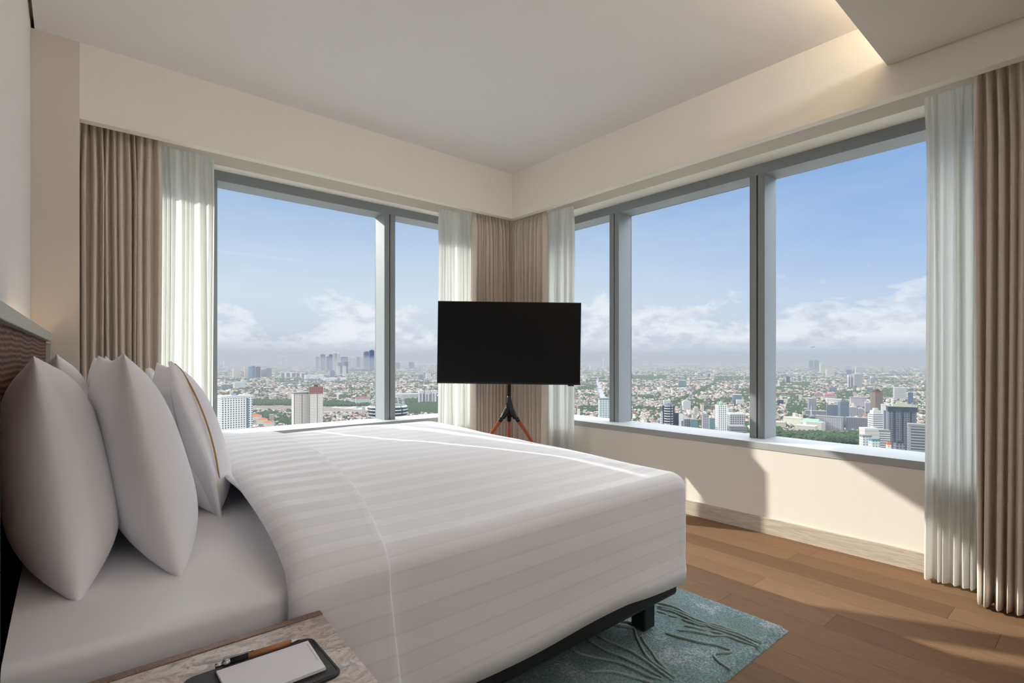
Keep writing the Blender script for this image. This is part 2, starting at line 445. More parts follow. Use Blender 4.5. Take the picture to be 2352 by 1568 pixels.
# duvet
duv = MB()
rows = rbox_rings(.36, 1.765, 1.062, 2.85, .194, .576, .055, .055, .02, nx=60, ny=60, taper=.004)
def lift(y, z): return .034*min(1, max(0, (y-1.15)/1.45))*min(1, max(0, (z-.18)/.35))
def wr(p, i):
    x, y, z = p; z += lift(y, z)
    q = noise.noise(Vector((x*2.2, y*2.2, z*2.5)))*.012 + noise.noise(Vector((x*.9, y*5, z*6+3)))*.005
    if z < .5:
        hang = (.5-z)/.35
        y2 = y+(q*.5-.004*math.sin(x*9+z*5)*hang if y < 1.3 else 0)
        zz = z+(.008*math.sin(x*4.2+1)+.004*math.sin(x*11))*hang
        zz -= .038*min(1, max(0, (x-1.4)/.34))*min(1, hang)
        y2 -= .006*math.exp(-((z-.235-.010*math.sin(x*3))/.012)**2) if y < 1.3 else 0
        return (x+q*.2, y2, zz)
    return (x, y+q*.2, z+q*.9)
rows = [[wr(p, i) for p in r] for i, r in enumerate(rows)]
dv = duv.grid(rows).mk('duvet', M['duvet'], None, True)
import bmesh
bm_ = bmesh.new(); bm_.from_mesh(dv.data); bmesh.ops.remove_doubles(bm_, verts=bm_.verts, dist=.0032); bm_.to_mesh(dv.data); bm_.free()
for p_ in dv.data.polygons: p_.use_smooth = True
md = dv.modifiers.new('s', 'SOLIDIFY'); md.thickness = .010; md.offset = 0
tag(dv, 'white satin-striped duvet hanging over the near side and foot of the bed', 'duvet')
# turned-back band
def band():
    prof = []       # (y, z, nrm y, nrm z) near hem -> top -> far
    y0, y1, zt_, R = 1.062, 2.85, .576, .055
    for i in range(14): prof.append((y0-.004*(1-i/14), .194+(zt_-R-.194)*i/14, -1, 0))
    for i in range(9):
        a = math.pi/2*i/8; prof.append((y0+R*(1-math.cos(a)), zt_-R+R*math.sin(a), -math.cos(a), math.sin(a)))
    half = (y1-y0)/2
    top = []
    for i in range(1, 13):
        t = i/12; e = R+(half-R)*t; top.append((y0+e, zt_+.055*(1-(1-min(1, t*1.7))**2), 0, 1))
    prof += top
    prof += [(y1-(p[0]-y0), p[1], 0, 1) for p in reversed(top[:-1])]
    for i in range(8, -1, -1):
        a = math.pi/2*i/8; prof.append((y1-R*(1-math.cos(a)), zt_-R+R*math.sin(a), math.cos(a), math.sin(a)))
    prof += [(y1, .45, 1, 0), (y1, .3, 1, 0)]
    rows = []
    L = len(prof)
    for k, (y, z, ny, nz) in enumerate(prof):
        # head-side and foot-side edges of the band, seen in the photo
        ty = min(1, max(0, (y-1.08)/1.8)); tz = max(0, (.5-z)/.35)
        xh = .322+.12*ty**.8-.035*tz+.006*math.sin(y*7)
        xf = .545+.20*math.sin(min(1, ty*1.15)*math.pi*.62)*.9+.04*tz+.006*math.sin(y*5+1)
        row = []
        M_ = 16
        for j in range(M_+1):
            t = j/M_; x = xh+(xf-xh)*t
            th = .024*(1-abs(2*t-1)**6)*(1+.15*math.sin(y*6+t*3))+.001
            if t > .8: th += .010*math.exp(-((t-.94)/.05)**2)
            q = noise.noise(Vector((x*3, y*3, z*3)))*.004
            row.append((x, y+ny*(th+q), z+lift(y, z)+nz*(th+q)))
        for j in range(M_, -1, -1):
            t = j/M_; x = xh+(xf-xh)*t; row.append((x, y-ny*.004, z+lift(y, z)-nz*.004))
        rows.append(row)
    return MB().grid(rows, True)
band().mk('turned_back_edge', M['duvet'], dv, True)

# pillows
def pillow(name, cx, cy, w, h, T, zb, lean, label, mat, yaw=0, seed=0, group=None, bulge=1.0, pinch=.07, cat='pillow'):
    root_loc = (cx, cy, zb)
    n = 28; rows = []
    vs = []; fs = []
    def P(s, t, sg):
        ca = (1-abs(s)**3.2); cb = (1-abs(t)**3.2)
        pw = 2.6 if t > 0 else 3.6; cb = 1-abs(t)**pw
        th = T/2*(max(ca, 0)**.6)*(max(cb, 0)**(.64 if t > 0 else .54))*bulge
        if sg < 0: th *= .8 if cx > .1 else .9
        th *= 1+.06*noise.noise(Vector((s*1.7+seed, t*1.7, sg)))
        yy = s*w/2*(1-pinch*(1-t*t)*abs(s)**3); zz = h/2*(1+t*(1-pinch*.9*(1-s*s)*abs(t)**3*1.2))
        # sag: fuller in the lower half
        th *= 1+.16*(-t)
        yy += .006*noise.noise(Vector((t*3, seed, 1)))
        return (sg*th, yy, zz)
    N = 36
    for sg in (1, -1):
        k = len(vs)
        for i in range(N+1):
            for j in range(N+1):
                s = -math.cos(math.pi*i/N); t = -math.cos(math.pi*j/N)
                vs.append(P(s, t, sg))
        for i in range(N):
            for j in range(N):
                a, b, c, d = k+i*(N+1)+j, k+(i+1)*(N+1)+j, k+(i+1)*(N+1)+j+1, k+i*(N+1)+j+1
                fs.append((a, b, c, d) if sg > 0 else (d, c, b, a))
    R = Matrix.Rotation(yaw, 3, 'Z') @ Matrix.Rotation(lean, 3, 'Y')
    vs2 = [tuple(R @ Vector(v)+Vector(root_loc)) for v in vs]
    o = mk(name, vs2, fs, mat, None, True)
    # weld seam
    import bmesh
    bm = bmesh.new(); bm.from_mesh(o.data); bmesh.ops.remove_doubles(bm, verts=bm.verts, dist=1e-4); bm.to_mesh(o.data); bm.free()
    sm = o.modifiers.new('soften', 'SMOOTH'); sm.factor = .5; sm.iterations = 15
    tag(o, label, cat, group); return o, R, root_loc
ZM = .545
pillow('pillow', .000, 1.675, .78, .485, .208, ZM-.016, -.13, 'plump white pillow leaning on the headboard, nearest the camera', M['pillow'], .03, 1)
pillow('pillow', .022, 2.44, .64, .49, .18, ZM-.010, -.13, 'white pillow leaning on the headboard at the far side of the bed', M['pillow'], .03, 2)
pillow('pillow', .172, 1.68, .78, .50, .19, ZM-.018, -.20, 'plump white pillow in the middle row, in front of the nearest one', M['pillow'], .02, 3)
pillow('pillow', .172, 2.46, .66, .49, .17, ZM-.010, -.19, 'white pillow in the middle row at the far side of the bed', M['pillow'], .02, 4)
def accent(cx, cy, w, h, T, lean, label, seed, flap):
    o, R, L = pillow('cushion', cx, cy, w, h, T, ZM-.008, lean, label, M['pillow'], -.04, seed, cat='cushion')
    o.name = 'cushion'
    # open-ended flange at the near side with a gold braid where it is stitched on
    rows = []
    for i in range(15):
        t = i/14; z = h*(.01+.98*t); r = []
        for sgn in (1, -1):
            ks = range(7) if sgn > 0 else range(6, -1, -1)
            for k in ks:
                q = k/6; y = -w/2*.93-flap*(1-.2*math.sin(math.pi*t))*q+.02
                x = sgn*(.030*math.sin(math.pi*t)**.6*(1-q)+.004)+.012*math.sin(t*5)*q
                r.append(tuple(R @ Vector((x, y, z+.01*q*(1 if t > .5 else -1)))+Vector(L)))
        rows.append(r)
    MB().grid(rows, True).mk('flange', M['pillow'], o, True)
    pts = [tuple(R @ Vector((.036*math.sin(math.pi*i/24)**.6+.004, -w/2*.93+.018-.012*math.sin(math.pi*i/24), h*(.01+.98*i/24)))+Vector(L)) for i in range(25)]
    tag(MB().tube(pts, .0024, 6).mk('braid', M['gold'], o, True), 'gold braid')
accent(.345, 2.03, .62, .47, .185, -.24, 'white cushion with a gold stripe, front of the row nearest the camera', 9, .075)
accent(.345, 2.62, .42, .44, .14, -.22, 'white cushion with a gold stripe, half hidden behind the nearer one', 12, .05)

# ================================================================ TV
TD = 3.80
tvc = Vector((.6435*TD, .7655*TD, 1-(787.5-HY)/F*TD))
rt = Vector((SW, -CW, 0)); fw = Vector((CW, SW, 0)); upv = Vector((0, 0, 1))
roll = math.radians(.75); r2 = (rt*math.cos(roll)-upv*math.sin(roll)); u2 = (upv*math.cos(roll)+rt*math.sin(roll))
tw, thh = 329/F*TD/2, 189/F*TD/2
ctv = Vector((tvc.x, tvc.y, 0)) + fw*0
cpx = (1169.3-HX)/F*TD
cen = fw*TD+rt*cpx+upv*tvc.z
stand = empty('television_stand', (cen.x+fw.x*.05, cen.y+fw.y*.05, 0), 'black easel television stand with three reddish wooden legs, behind the bed', 'tv stand')
tv = empty('television', (cen.x, cen.y, cen.z), 'large black flat-screen television on an easel stand in the room corner', 'television')
def slab(c, hw, hh, d0, d1):
    vs = []
    for d in (d0, d1):
        for a, b in ((-hw, -hh), (hw, -hh), (hw, hh), (-hw, hh)): vs.append(tuple(c+r2*a+u2*b+fw*d))
    return vs, [(0, 1, 2, 3), (7, 6, 5, 4), (0, 4, 5, 1), (1, 5, 6, 2), (2, 6, 7, 3), (3, 7, 4, 0)]
v_, f_ = slab(cen, tw, thh, 0, .022); mk('case', v_, f_, M['tvcase'], tv)
v_, f_ = slab(cen+u2*.003, tw-.006, thh-.010, -.002, .001); mk('screen', v_, f_, M['screen'], tv)
v_, f_ = slab(cen, tw*.6, thh*.7, .02, .05); mk('rear_housing', v_, f_, M['tvcase'], tv)
v_, f_ = slab(cen+r2*tw*.87-u2*(thh+.004), .022, .005, .0, .012); mk('sensor_bar', v_, f_, M['tvcase'], tv)
pb = cen+fw*.068; pb.z = 0
TDp = TD+.07; zt2 = 1-(908-HY)/F*TDp; zl = 1-(964-HY)/F*TDp
MB().tube([(pb.x, pb.y, zt2-.01), (pb.x, pb.y, cen.z)], .0145, 16).mk('pole', M['standmetal'], stand, True)
v_, f_ = slab(cen, .12, .1, .046, .055); mk('mount_plate', v_, f_, M['standmetal'], stand)
dirs = [(-rt, .064), (rt, .064), (fw, .03)]
hub = MB(); P0 = Vector((pb.x, pb.y, 0))
for dvec, of in dirs:
    for q in (1., .72, .42):
        p0 = P0+upv*zt2; p1 = P0+upv*(zt2-.085); p2 = P0+dvec*of*q+upv*(zl+.014*(1-q)*3)
        pts = [(p0*(1-t)**2+p1*2*t*(1-t)+p2*t*t) for t in [k/10 for k in range(11)]]
        hub.tube(pts, [.0145+.002*math.sin(math.pi*k/10) for k in range(11)], 14)
hub.mk('hub', M['standmetal'], stand, True)
for dvec, of in dirs:
    sl = .68 if of > .05 else .35
    p2 = P0+dvec*of+upv*zl; p3 = P0+dvec*(of+sl*(zl-.012))+upv*.012
    MB().tube([p2+(p2-p3).normalized()*.012, p2-(p2-p3).normalized()*.012], .0155, 14).mk('ferrule', M['standmetal'], stand, True)
    MB().tube([p2, p3], [.0135, .0105], 14).mk('leg', M['redwood'], stand, True)
    MB().tube([p3, (p3.x, p3.y, .0)], .012, 12).mk('foot', M['gap'], stand, True)

# ================================================================ NIGHTSTAND
ns = empty('nightstand', (.12, .8, 0), 'wooden nightstand with a grey and pink marble top beside the bed', 'nightstand')
MB().prism([(-.125, .50), (.345, .50), (.36, 1.0), (-.125, 1.0)], .02, .485).mk('cabinet', M['trimwood'], ns, bevel=.003)
MB().prism([(-.13, .49), (.352, .49), (.378, 1.018), (-.13, 1.018)], .485, .50).mk('marble_top', M['marble'], ns, bevel=.0015)
MB().prism([(-.13, 1.018), (.378, 1.018), (.3785, 1.036), (-.13, 1.036)], .45, .502).mk('wood_edge', M['trimwood'], ns, bevel=.001)
def rrect(x0, x1, y0, y1, r, n=6):
    P = []
    for cx, cy, a in ((x1-r, y0+r, -90), (x1-r, y1-r, 0), (x0+r, y1-r, 90), (x0+r, y0+r, 180)):
        for i in range(n+1):
            t = math.radians(a+90*i/n); P.append((cx+r*math.cos(t), cy+r*math.sin(t)))
    return P
pad = MB().prism(rrect(.130, .330, .800, .944, .018), .5003, .5045).mk('writing_pad', M['leather'], None, bevel=.0015)
tag(pad, 'black leather writing pad with stitched edges on the marble nightstand', 'desk pad')
st = MB()
for i in range(46):
    y = .815+.115*i/45; st.tube([(.3255, y, .5047), (.3255, y+.0016, .5047)], .0005, 5)
for i in range(62):
    x = .15+.165*i/61; st.tube([(x, .8045, .5047), (x+.0016, .8045, .5047)], .0005, 5)
tag(st.mk('stitching', M['gap'], pad), None)
npd = MB()
for i, (dx, dy) in enumerate(((0, 0), (.0008, -.0006), (-.0004, .0004), (.0003, 0))):
    z = .5048+i*.0012; npd.prism([(.1765+dx, .826+dy), (.3105+dx, .8245+dy), (.3165+dx, .923+dy), (.1755+dx, .9265+dy)], z, z+.0009)
npo = tag(npd.mk('notepad', M['paper']), 'blank white notepad lying on the black leather pad', 'notepad')
pr = MB()
rr = random.Random(5)
y = .852
while y < .912:
    l = rr.uniform(.001, .004); x = .3065+(y-.8245)*.055; pr.box(x, x+.0009, y, y+l, .5094, .50955); y += l+.0009
pr.mk('printed_line', M['ink'], npo)
pen = empty('pen', (.24, .937, .505), 'wood and silver ballpoint pen lying along the edge of the leather pad', 'pen')
pa = Vector((.1763, .9395, .5105)); pb2 = Vector((.308, .9352, .5105)); pd = (pb2-pa)
Pq = lambda t, dz=0: tuple(pa+pd*t+Vector((0, 0, dz)))
MB().tube([Pq(.36), Pq(.87)], .0050, 16).mk('barrel', M['penwood'], pen, True)
MB().tube([Pq(.87), Pq(.90), Pq(.985), Pq(1.0)], [.0048, .0043, .0017, .001], 14).mk('tip', M['silver'], pen, True)
MB().tube([Pq(.16), Pq(.36)], .0050, 16).mk('collar', M['gap'], pen, True)
MB().tube([Pq(.085), Pq(.16)], .0052, 16).mk('band', M['silver'], pen, True)
MB().tube([Pq(0), Pq(.085)], .0037, 14).mk('button', M['silver'], pen, True)
MB().tube([Pq(.09, .005), Pq(.10, .0085), Pq(.30, .0085), Pq(.43, .0062)], [.0018, .0018, .0016, .001], 8).mk('clip', M['silver'], pen, True)

# ================================================================ RUG
rug = empty('rug', (1.3, 2.0, 0), 'teal and grey wool rug with raised wavy cords under the bed', 'rug')
rg = MB(); rows = []
RX0, RX1, RY0, RY1 = .55, 2.02, .795, 3.02
def edge(a, b, s): return (b-a)*.0
NXr, NYr = 90, 110
for j in range(NYr+1):
    y = RY0+(RY1-RY0)*j/NYr; row = []
    for i in range(NXr+1):
        x = RX0+(RX1-RX0)*i/NXr
        z = .015+.0025*noise.noise(Vector((x*30, y*30, 0)))+.002*noise.noise(Vector((x*9, y*9, 4)))
        ex = .004*noise.noise(Vector((y*30, 1, 2)))*(1 if i in (0, NXr) else 0); ey = .004*noise.noise(Vector((x*30, 5, 2)))*(1 if j in (0, NYr) else 0)
        if i in (0, NXr) or j in (0, NYr): z = .001
        row.append((x+ex, y+ey, z))
    rows.append(row)
rg.grid(rows); rg.mk('pile', M['rug'], rug, True)
def floorpts(lst, z=.018): return [tuple(on_z(x, y, z)) for x, y in lst]
def cr(o, lst): return [(o[0]+x/o[2], o[1]+y/o[2]) for x, y in lst]
A_ = (1500, 1330, 6.587); B_ = (1140, 1330, 6.189)
cords = [cr(A_, [(60, 350), (200, 375), (340, 420), (440, 470), (560, 540), (700, 610), (850, 660), (1000, 700), (1180, 760), (1270, 790)]),
 cr(A_, [(60, 400), (200, 430), (400, 490), (470, 520), (600, 580), (760, 640), (900, 700), (1100, 760), (1300, 820), (1640, 970)]),
 cr(A_, [(60, 430), (250, 470), (380, 520), (500, 570), (640, 640), (820, 690), (900, 730), (1150, 810), (1350, 880), (1620, 1020)]),
 cr(A_, [(60, 480), (200, 515)]), cr(A_, [(230, 540), (360, 570)]),
 cr(A_, [(430, 600), (560, 640), (700, 690), (800, 700)]),
 cr(A_, [(470, 690), (600, 720), (800, 770)]), cr(A_, [(360, 760), (560, 780), (760, 815), (900, 850), (1140, 860), (1300, 920), (1600, 1020)]),
 cr(A_, [(860, 780), (1000, 810), (1160, 850)]),
 cr(A_, [(180, 800), (300, 840), (450, 880), (640, 930), (760, 960), (950, 990), (1100, 1040), (1180, 1070), (1150, 1100), (1010, 1110), (940, 1120), (930, 1170), (1000, 1240), (1080, 1300), (1190, 1370)]),
 cr(A_, [(1380, 850), (1500, 890), (1650, 950)]),
 cr(B_, [(1040, 980), (1180, 1050), (1400, 1105), (1620, 1150), (1800, 1200), (1980, 1280), (2150, 1360), (2352, 1420)]),
 cr(B_, [(1280, 850), (1420, 930), (1560, 1010), (1750, 1080), (1950, 1170), (2120, 1260), (2352, 1380)]),
 cr(B_, [(1420, 780), (1560, 860), (1720, 930), (1900, 1010), (2080, 1120), (2220, 1220), (2352, 1320), (2520, 1440)]),
 cr(B_, [(1640, 640), (1800, 660), (1940, 690), (1975, 740), (2000, 830), (2060, 950), (2130, 1070), (2220, 1170), (2352, 1260), (2540, 1390)]),
 cr(B_, [(2060, 800), (2110, 900), (2200, 1010), (2280, 1130), (2352, 1210), (2450, 1300)]),
 cr(B_, [(1740, 590), (1880, 610), (2010, 640), (2200, 660)]), cr(B_, [(1900, 500), (2050, 540), (2200, 560)]),
 cr(B_, [(1300, 1310), (1500, 1300), (1660, 1310), (1800, 1350), (1950, 1390), (2100, 1430), (2260, 1480)])]
def spline(P, n=6):
    out = []
    for i in range(len(P)-1):
        p0, p1, p2, p3 = P[max(i-1, 0)], P[i], P[i+1], P[min(i+2, len(P)-1)]
        for k in range(n):
            t = k/n
            out.append(tuple(.5*((2*p1[a])+(-p0[a]+p2[a])*t+(2*p0[a]-5*p1[a]+4*p2[a]-p3[a])*t*t+(-p0[a]+3*p1[a]-3*p2[a]+p3[a])*t**3) for a in range(3)))
    out.append(P[-1]); return out
for cd in cords:
    pts = spline(floorpts(cd))
    pts = [(min(max(p[0], RX0), RX1-.005), max(p[1], RY0+.004), .0168) for p in pts]
    nn_ = len(pts); MB().tube(pts, [.0046*min(1, .25+k/5, .25+(nn_-1-k)/5) for k in range(nn_)], 8).mk('raised_cord', M['cord'], rug, True)
HAZE = .00011; ALB = .30; CA = .47
# ================================================================ CITY (metres; ground 190 m below the floor)
GZ = -190.0
RT = Vector((SW, -CW, 0)); FW = Vector((CW, SW, 0))
def gpt(px, d, z=GZ):            # world point seen at column px, forward distance d
    return FW*d + RT*((px-HX)/F*d) + Vector((0, 0, z))
def dbase(py): return min(11000., F*(S-GZ)/(py-HY))
def ztop(py, d): return S-(py-HY)/F*d

def facade(name, wall, winc, du=3.4, dv=3.3, wu=(.25, .75), wv=(.3, .8), rough=.6, stripe=None, glossy=False):
    t = NT(name); b = t.bsdf(None, rough, .4)
    uv = t.n('ShaderNodeUVMap'); sep = t.n('ShaderNodeSeparateXYZ'); t.l(uv.outputs[0], sep.inputs[0])
    fu = t.math('FRACT', t.math('DIVIDE', sep.outputs[0], du)); fv = t.math('FRACT', t.math('DIVIDE', sep.outputs[1], dv))
    m = t.math('MULTIPLY', t.math('MULTIPLY', t.math('GREATER_THAN', fu, wu[0]), t.math('LESS_THAN', fu, wu[1])),
               t.math('MULTIPLY', t.math('GREATER_THAN', fv, wv[0]), t.math('LESS_THAN', fv, wv[1])))
    cid = t.n('ShaderNodeCombineXYZ')
    t.l(t.math('FLOOR', t.math('DIVIDE', sep.outputs[0], du)), cid.inputs[0]); t.l(t.math('FLOOR', t.math('DIVIDE', sep.outputs[1], dv)), cid.inputs[1])
    wn = t.n('ShaderNodeTexWhiteNoise'); t.l(cid.outputs[0], wn.inputs[0])
    wc = t.mix(t.math('MULTIPLY', wn.outputs['Value'], .3), srgb(*winc), srgb(*[min(255, k+60) for k in winc]))
    wl = srgb(*wall)
    if stripe:
        fs = t.math('FRACT', t.math('DIVIDE', sep.outputs[0], stripe[1]))
        wl = t.mix(t.math('LESS_THAN', fs, stripe[2]), wl, srgb(*stripe[0]))
    q = t.n('ShaderNodeVectorMath', operation='SCALE'); q.inputs[3].default_value = CA; t.l(t.mix(m, wl, wc), q.inputs[0])
    t.l(q.outputs[0], b.inputs['Base Color']); return t.m
def flat(name, c):
    t = NT(name); b = t.bsdf(None, .8, .2); n = t.noise(t.pos((.2, .2, .2)), 1, 3)
    t.l(t.mix(n, tuple(v*.8*CA for v in srgb(*c)[:3])+(1,), tuple(v*CA for v in srgb(*c)[:3])+(1,)), b.inputs['Base Color']); return t.m
R_ = {'grey': flat('roof_grey', (150, 150, 148)), 'white': flat('roof_white', (225, 224, 218)), 'brown': flat('roof_brown', (122, 74, 66)),
      'red': flat('roof_red', (176, 84, 88)), 'orange': flat('roof_orange', (236, 106, 48)), 'green': flat('roof_green', (166, 200, 176)),
      'dark': flat('roof_dark', (60, 66, 74)), 'blue': flat('roof_blue', (66, 104, 178)), 'cream': flat('roof_cream', (214, 212, 186)), 'teal': flat('roof_teal', (96, 148, 160))}
ST = {
 'whitegrid': (facade('facade_white_grid', (240, 240, 236), (40, 48, 48), 3.6, 3.25, (.28, .74), (.25, .8)), 'white'),
 'whitebrown': (facade('facade_white_brown', (236, 230, 220), (70, 66, 62), 2.9, 3.0, (.3, .7), (.3, .78), stripe=((150, 118, 106), 14.5, .09)), 'grey'),
 'browngrid': (facade('facade_brown', (138, 82, 72), (220, 205, 195), 3.4, 4.2, (.35, .62), (.4, .6)), 'brown'),
 'cream': (facade('facade_cream', (214, 206, 188), (140, 140, 134), 3., 3.4, (.3, .7), (.3, .75)), 'cream'),
 'creamlow': (facade('facade_cream_low', (228, 226, 204), (150, 150, 128), 4., 4.2, (.3, .6), (.3, .65)), 'cream'),
 'pale': (facade('facade_pale', (222, 222, 220), (120, 128, 136), 4., 3.6, (.25, .75), (.3, .75)), 'white'),
 'bands': (facade('facade_white_bands', (226, 224, 220), (92, 98, 104), 60, 3.6, (.02, .98), (.35, .8)), 'white'),
 'slabgrey': (facade('facade_grey_bands', (150, 152, 154), (58, 62, 68), 50, 3.8, (.05, .97), (.35, .82)), 'grey'),
 'mullgrid': (facade('facade_office_grid', (188, 184, 186), (72, 78, 92), 4.2, 3.9, (.22, .8), (.25, .85)), 'grey'),
 'mullgrid2': (facade('facade_office_grid_dark', (140, 138, 144), (58, 66, 84), 4., 3.8, (.2, .82), (.22, .86)), 'grey'),
 'pinkgrid': (facade('facade_pink_grid', (206, 196, 198), (104, 96, 110), 4.2, 4.2, (.25, .75), (.25, .75)), 'grey'),
 'darkgrid': (facade('facade_dark_grid', (112, 116, 124), (40, 48, 62), 3.8, 3.8, (.2, .85), (.25, .85)), 'dark'),
 'navy': (facade('facade_navy_glass', (44, 58, 78), (36, 48, 68), 6, 4, (.1, .95), (.1, .9), .3), 'grey'),
 'louvre': (facade('facade_white_louvres', (38, 48, 62), (232, 232, 230), 16, 4.4, (.06, .94), (.12, .42), .35), 'grey'),
 'glassblue': (facade('facade_blue_glass', (132, 142, 152), (84, 104, 126), 50, 3.8, (.02, .98), (.2, .85), .4), 'grey'),
 'glassteal': (facade('facade_teal_glass', (120, 146, 148), (86, 126, 132), 5, 4, (.1, .95), (.1, .9), .35), 'grey'),
 'blue': (facade('facade_deep_blue', (72, 98, 142), (64, 88, 130), 5, 4, (.1, .95), (.1, .9), .4), 'grey'),
 'brownt': (facade('facade_bronze', (128, 112, 98), (74, 66, 62), 3.6, 3.6, (.25, .8), (.2, .75)), 'grey'),
 'stripes': (facade('facade_vertical_stripes', (224, 222, 218), (110, 112, 126), 14, 400, (.3, .7), (.02, .97)), 'white'),
 'greyrib': (facade('facade_grey_ribs', (148, 152, 160), (120, 126, 136), 8, 400, (.3, .7), (.01, .98)), 'grey'),
 'lavender': (facade('facade_lavender', (118, 120, 146), (92, 96, 124), 8, 5, (.2, .8), (.2, .8)), 'grey'),
 'purple': (facade('facade_purple_white', (132, 110, 124), (240, 236, 232), 56, 400, (.55, .9), (.0, 1.)), 'white'),
 'mall': (facade('facade_mall', (226, 228, 226), (150, 176, 190), 90, 12, (.2, .5), (.2, .6)), 'white'),
 'greystone': (facade('facade_pale_stone', (206, 202, 190), (172, 168, 156), 200, 6, (.0, 1.), (.4, .55)), 'cream'),
 'hospital': (facade('facade_hospital', (214, 224, 220), (110, 136, 136), 6, 4, (.2, .85), (.3, .85)), 'red'),
}
class CB:                         # city mesh with uv in metres and two material slots
    def __init__(s): s.v = []; s.f = []; s.uv = []; s.mi = []
    def box(s, c, ang, w, dp, z0, z1, roofmi=1):
        ca, sa = math.cos(ang), math.sin(ang); k = len(s.v)
        P = [(-w/2, -dp/2), (w/2, -dp/2), (w/2, dp/2), (-w/2, dp/2)]
        for z in (z0, z1): s.v += [(c[0]+x*ca-y*sa, c[1]+x*sa+y*ca, z) for x, y in P]
        L = [w, dp, w, dp]; u = 0; h = z1-z0
        for i in range(4):
            j = (i+1) % 4; s.f.append((k+i, k+j, k+4+j, k+4+i)); s.uv += [(u, -h), (u+L[i], -h), (u+L[i], 0), (u, 0)]; s.mi.append(0); u += 1000
        s.f.append((k+4, k+5, k+6, k+7)); s.uv += [(0, 0)]*4; s.mi.append(roofmi); return s
    def hip(s, c, ang, w, dp, z0, z1, mi=1, ridge=.4):
        ca, sa = math.cos(ang), math.sin(ang); k = len(s.v)
        P = [(-w/2, -dp/2, z0), (w/2, -dp/2, z0), (w/2, dp/2, z0), (-w/2, dp/2, z0), (-w/2*ridge, 0, z1), (w/2*ridge, 0, z1)]
        s.v += [(c[0]+x*ca-y*sa, c[1]+x*sa+y*ca, z) for x, y, z in P]
        for f in ((0, 1, 5, 4), (1, 2, 5), (2, 3, 4, 5), (3, 0, 4)):
            s.f.append(tuple(k+i for i in f)); s.uv += [(0, 0)]*len(f); s.mi.append(mi)
        return s
    def lathe(s, c, prof, seg=20, mi=0):
        k = len(s.v); n = len(prof)
        for r, z in prof:
            for j in range(seg): t = 2*math.pi*j/seg; s.v.append((c[0]+r*math.cos(t), c[1]+r*math.sin(t), z))
        for i in range(n-1):
            for j in range(seg):
                j2 = (j+1) % seg; s.f.append((k+i*seg+j, k+i*seg+j2, k+(i+1)*seg+j2, k+(i+1)*seg+j))
                u0 = 2*math.pi*prof[0][0]*j/seg; u1 = 2*math.pi*prof[0][0]*(j+1)/seg
                s.uv += [(u0, prof[i][1]), (u1, prof[i][1]), (u1, prof[i+1][1]), (u0, prof[i+1][1])]; s.mi.append(mi)
        return s
    def mk(s, name, mats, parent=None, smooth=False):
        me = bpy.data.meshes.new(name); me.from_pydata(s.v, [], s.f)
        for m in mats: me.materials.append(m)
        ul = me.uv_layers.new(name='UVMap'); ul.data.foreach_set('uv', np.array(s.uv, dtype=np.float32).ravel())
        me.polygons.foreach_set('material_index', s.mi); me.update()
        if smooth: me.polygons.foreach_set('use_smooth', [True]*len(me.polygons))
        o = bpy.data.objects.new(name, me); C.objects.link(o)
        if parent: o.parent = parent; o.matrix_parent_inverse = Matrix.Translation(-parent.location)
        return o
footprints = []
def tower(px0, px1, py, d, style, label, rot=.35, k=.7, roof='blocks', name='tower', cat='tower', group=None, roofmat=None):
    """d: forward distance, or a negative row of the picture where its foot stands"""
    if d < 0: d = dbase(-d)
    cpx = (px0+px1)/2; W = (px1-px0)/F*d; zt_ = ztop(py, d)
    az = math.atan2(gpt(cpx, d).y, gpt(cpx, d).x)-math.pi/2
    w = W/(math.cos(rot)+k*abs(math.sin(rot))); dp = w*k
    c = gpt(cpx, d+dp/2*.8); ang = az+rot
    st, rf = ST[style]; rm = R_[roofmat or rf]
    root = empty('', (c.x, c.y, GZ), label, cat, group, scale=1); root.name = name
    CB().box(c, ang, w, dp, GZ, zt_).mk('building_body', (st, rm), root)
    rnd = random.Random(int(px0*7+py)); h = max(2.5, (zt_-GZ)*.035)
    if roof == 'blocks':
        a = CB(); a.box(c+Vector((rnd.uniform(-.15, .15)*w, rnd.uniform(-.15, .15)*dp, 0)), ang, w*.4, dp*.45, zt_, zt_+h)
        a.box(c+Vector((math.cos(ang)*w*.3, math.sin(ang)*w*.3, 0)), ang, w*.18, dp*.3, zt_, zt_+h*.6)
        a.mk('roof_plant', (rm, rm), root)
    elif roof == 'hip':
        CB().hip(c, ang, w*1.06, dp*1.08, zt_, zt_+max(4, dp*.22)).mk('hipped_roof', (rm, rm), root)
    elif roof == 'parapet':
        CB().box(c, ang, w*1.03, dp*1.03, zt_-1.5, zt_+h*.5).mk('parapet', (rm, rm), root)
    elif roof == 'dome':
        CB().lathe(c, [(w*.24, zt_), (w*.24, zt_+w*.16), (w*.22, zt_+w*.28), (w*.15, zt_+w*.38), (w*.06, zt_+w*.44), (.1, zt_+w*.47)], 18).mk('dome', (R_['green'],), root, True)
    elif roof == 'crown':
        a = CB(); a.box(c, ang, w*.72, dp*.72, zt_, zt_+h*1.6); a.box(c, ang, w*.4, dp*.4, zt_+h*1.6, zt_+h*2.6); a.mk('stepped_crown', (rm, rm), root)
    footprints.append((c.x, c.y, max(w, dp)*.62))
    return root, c, ang, w, dp, zt_, d
T = tower
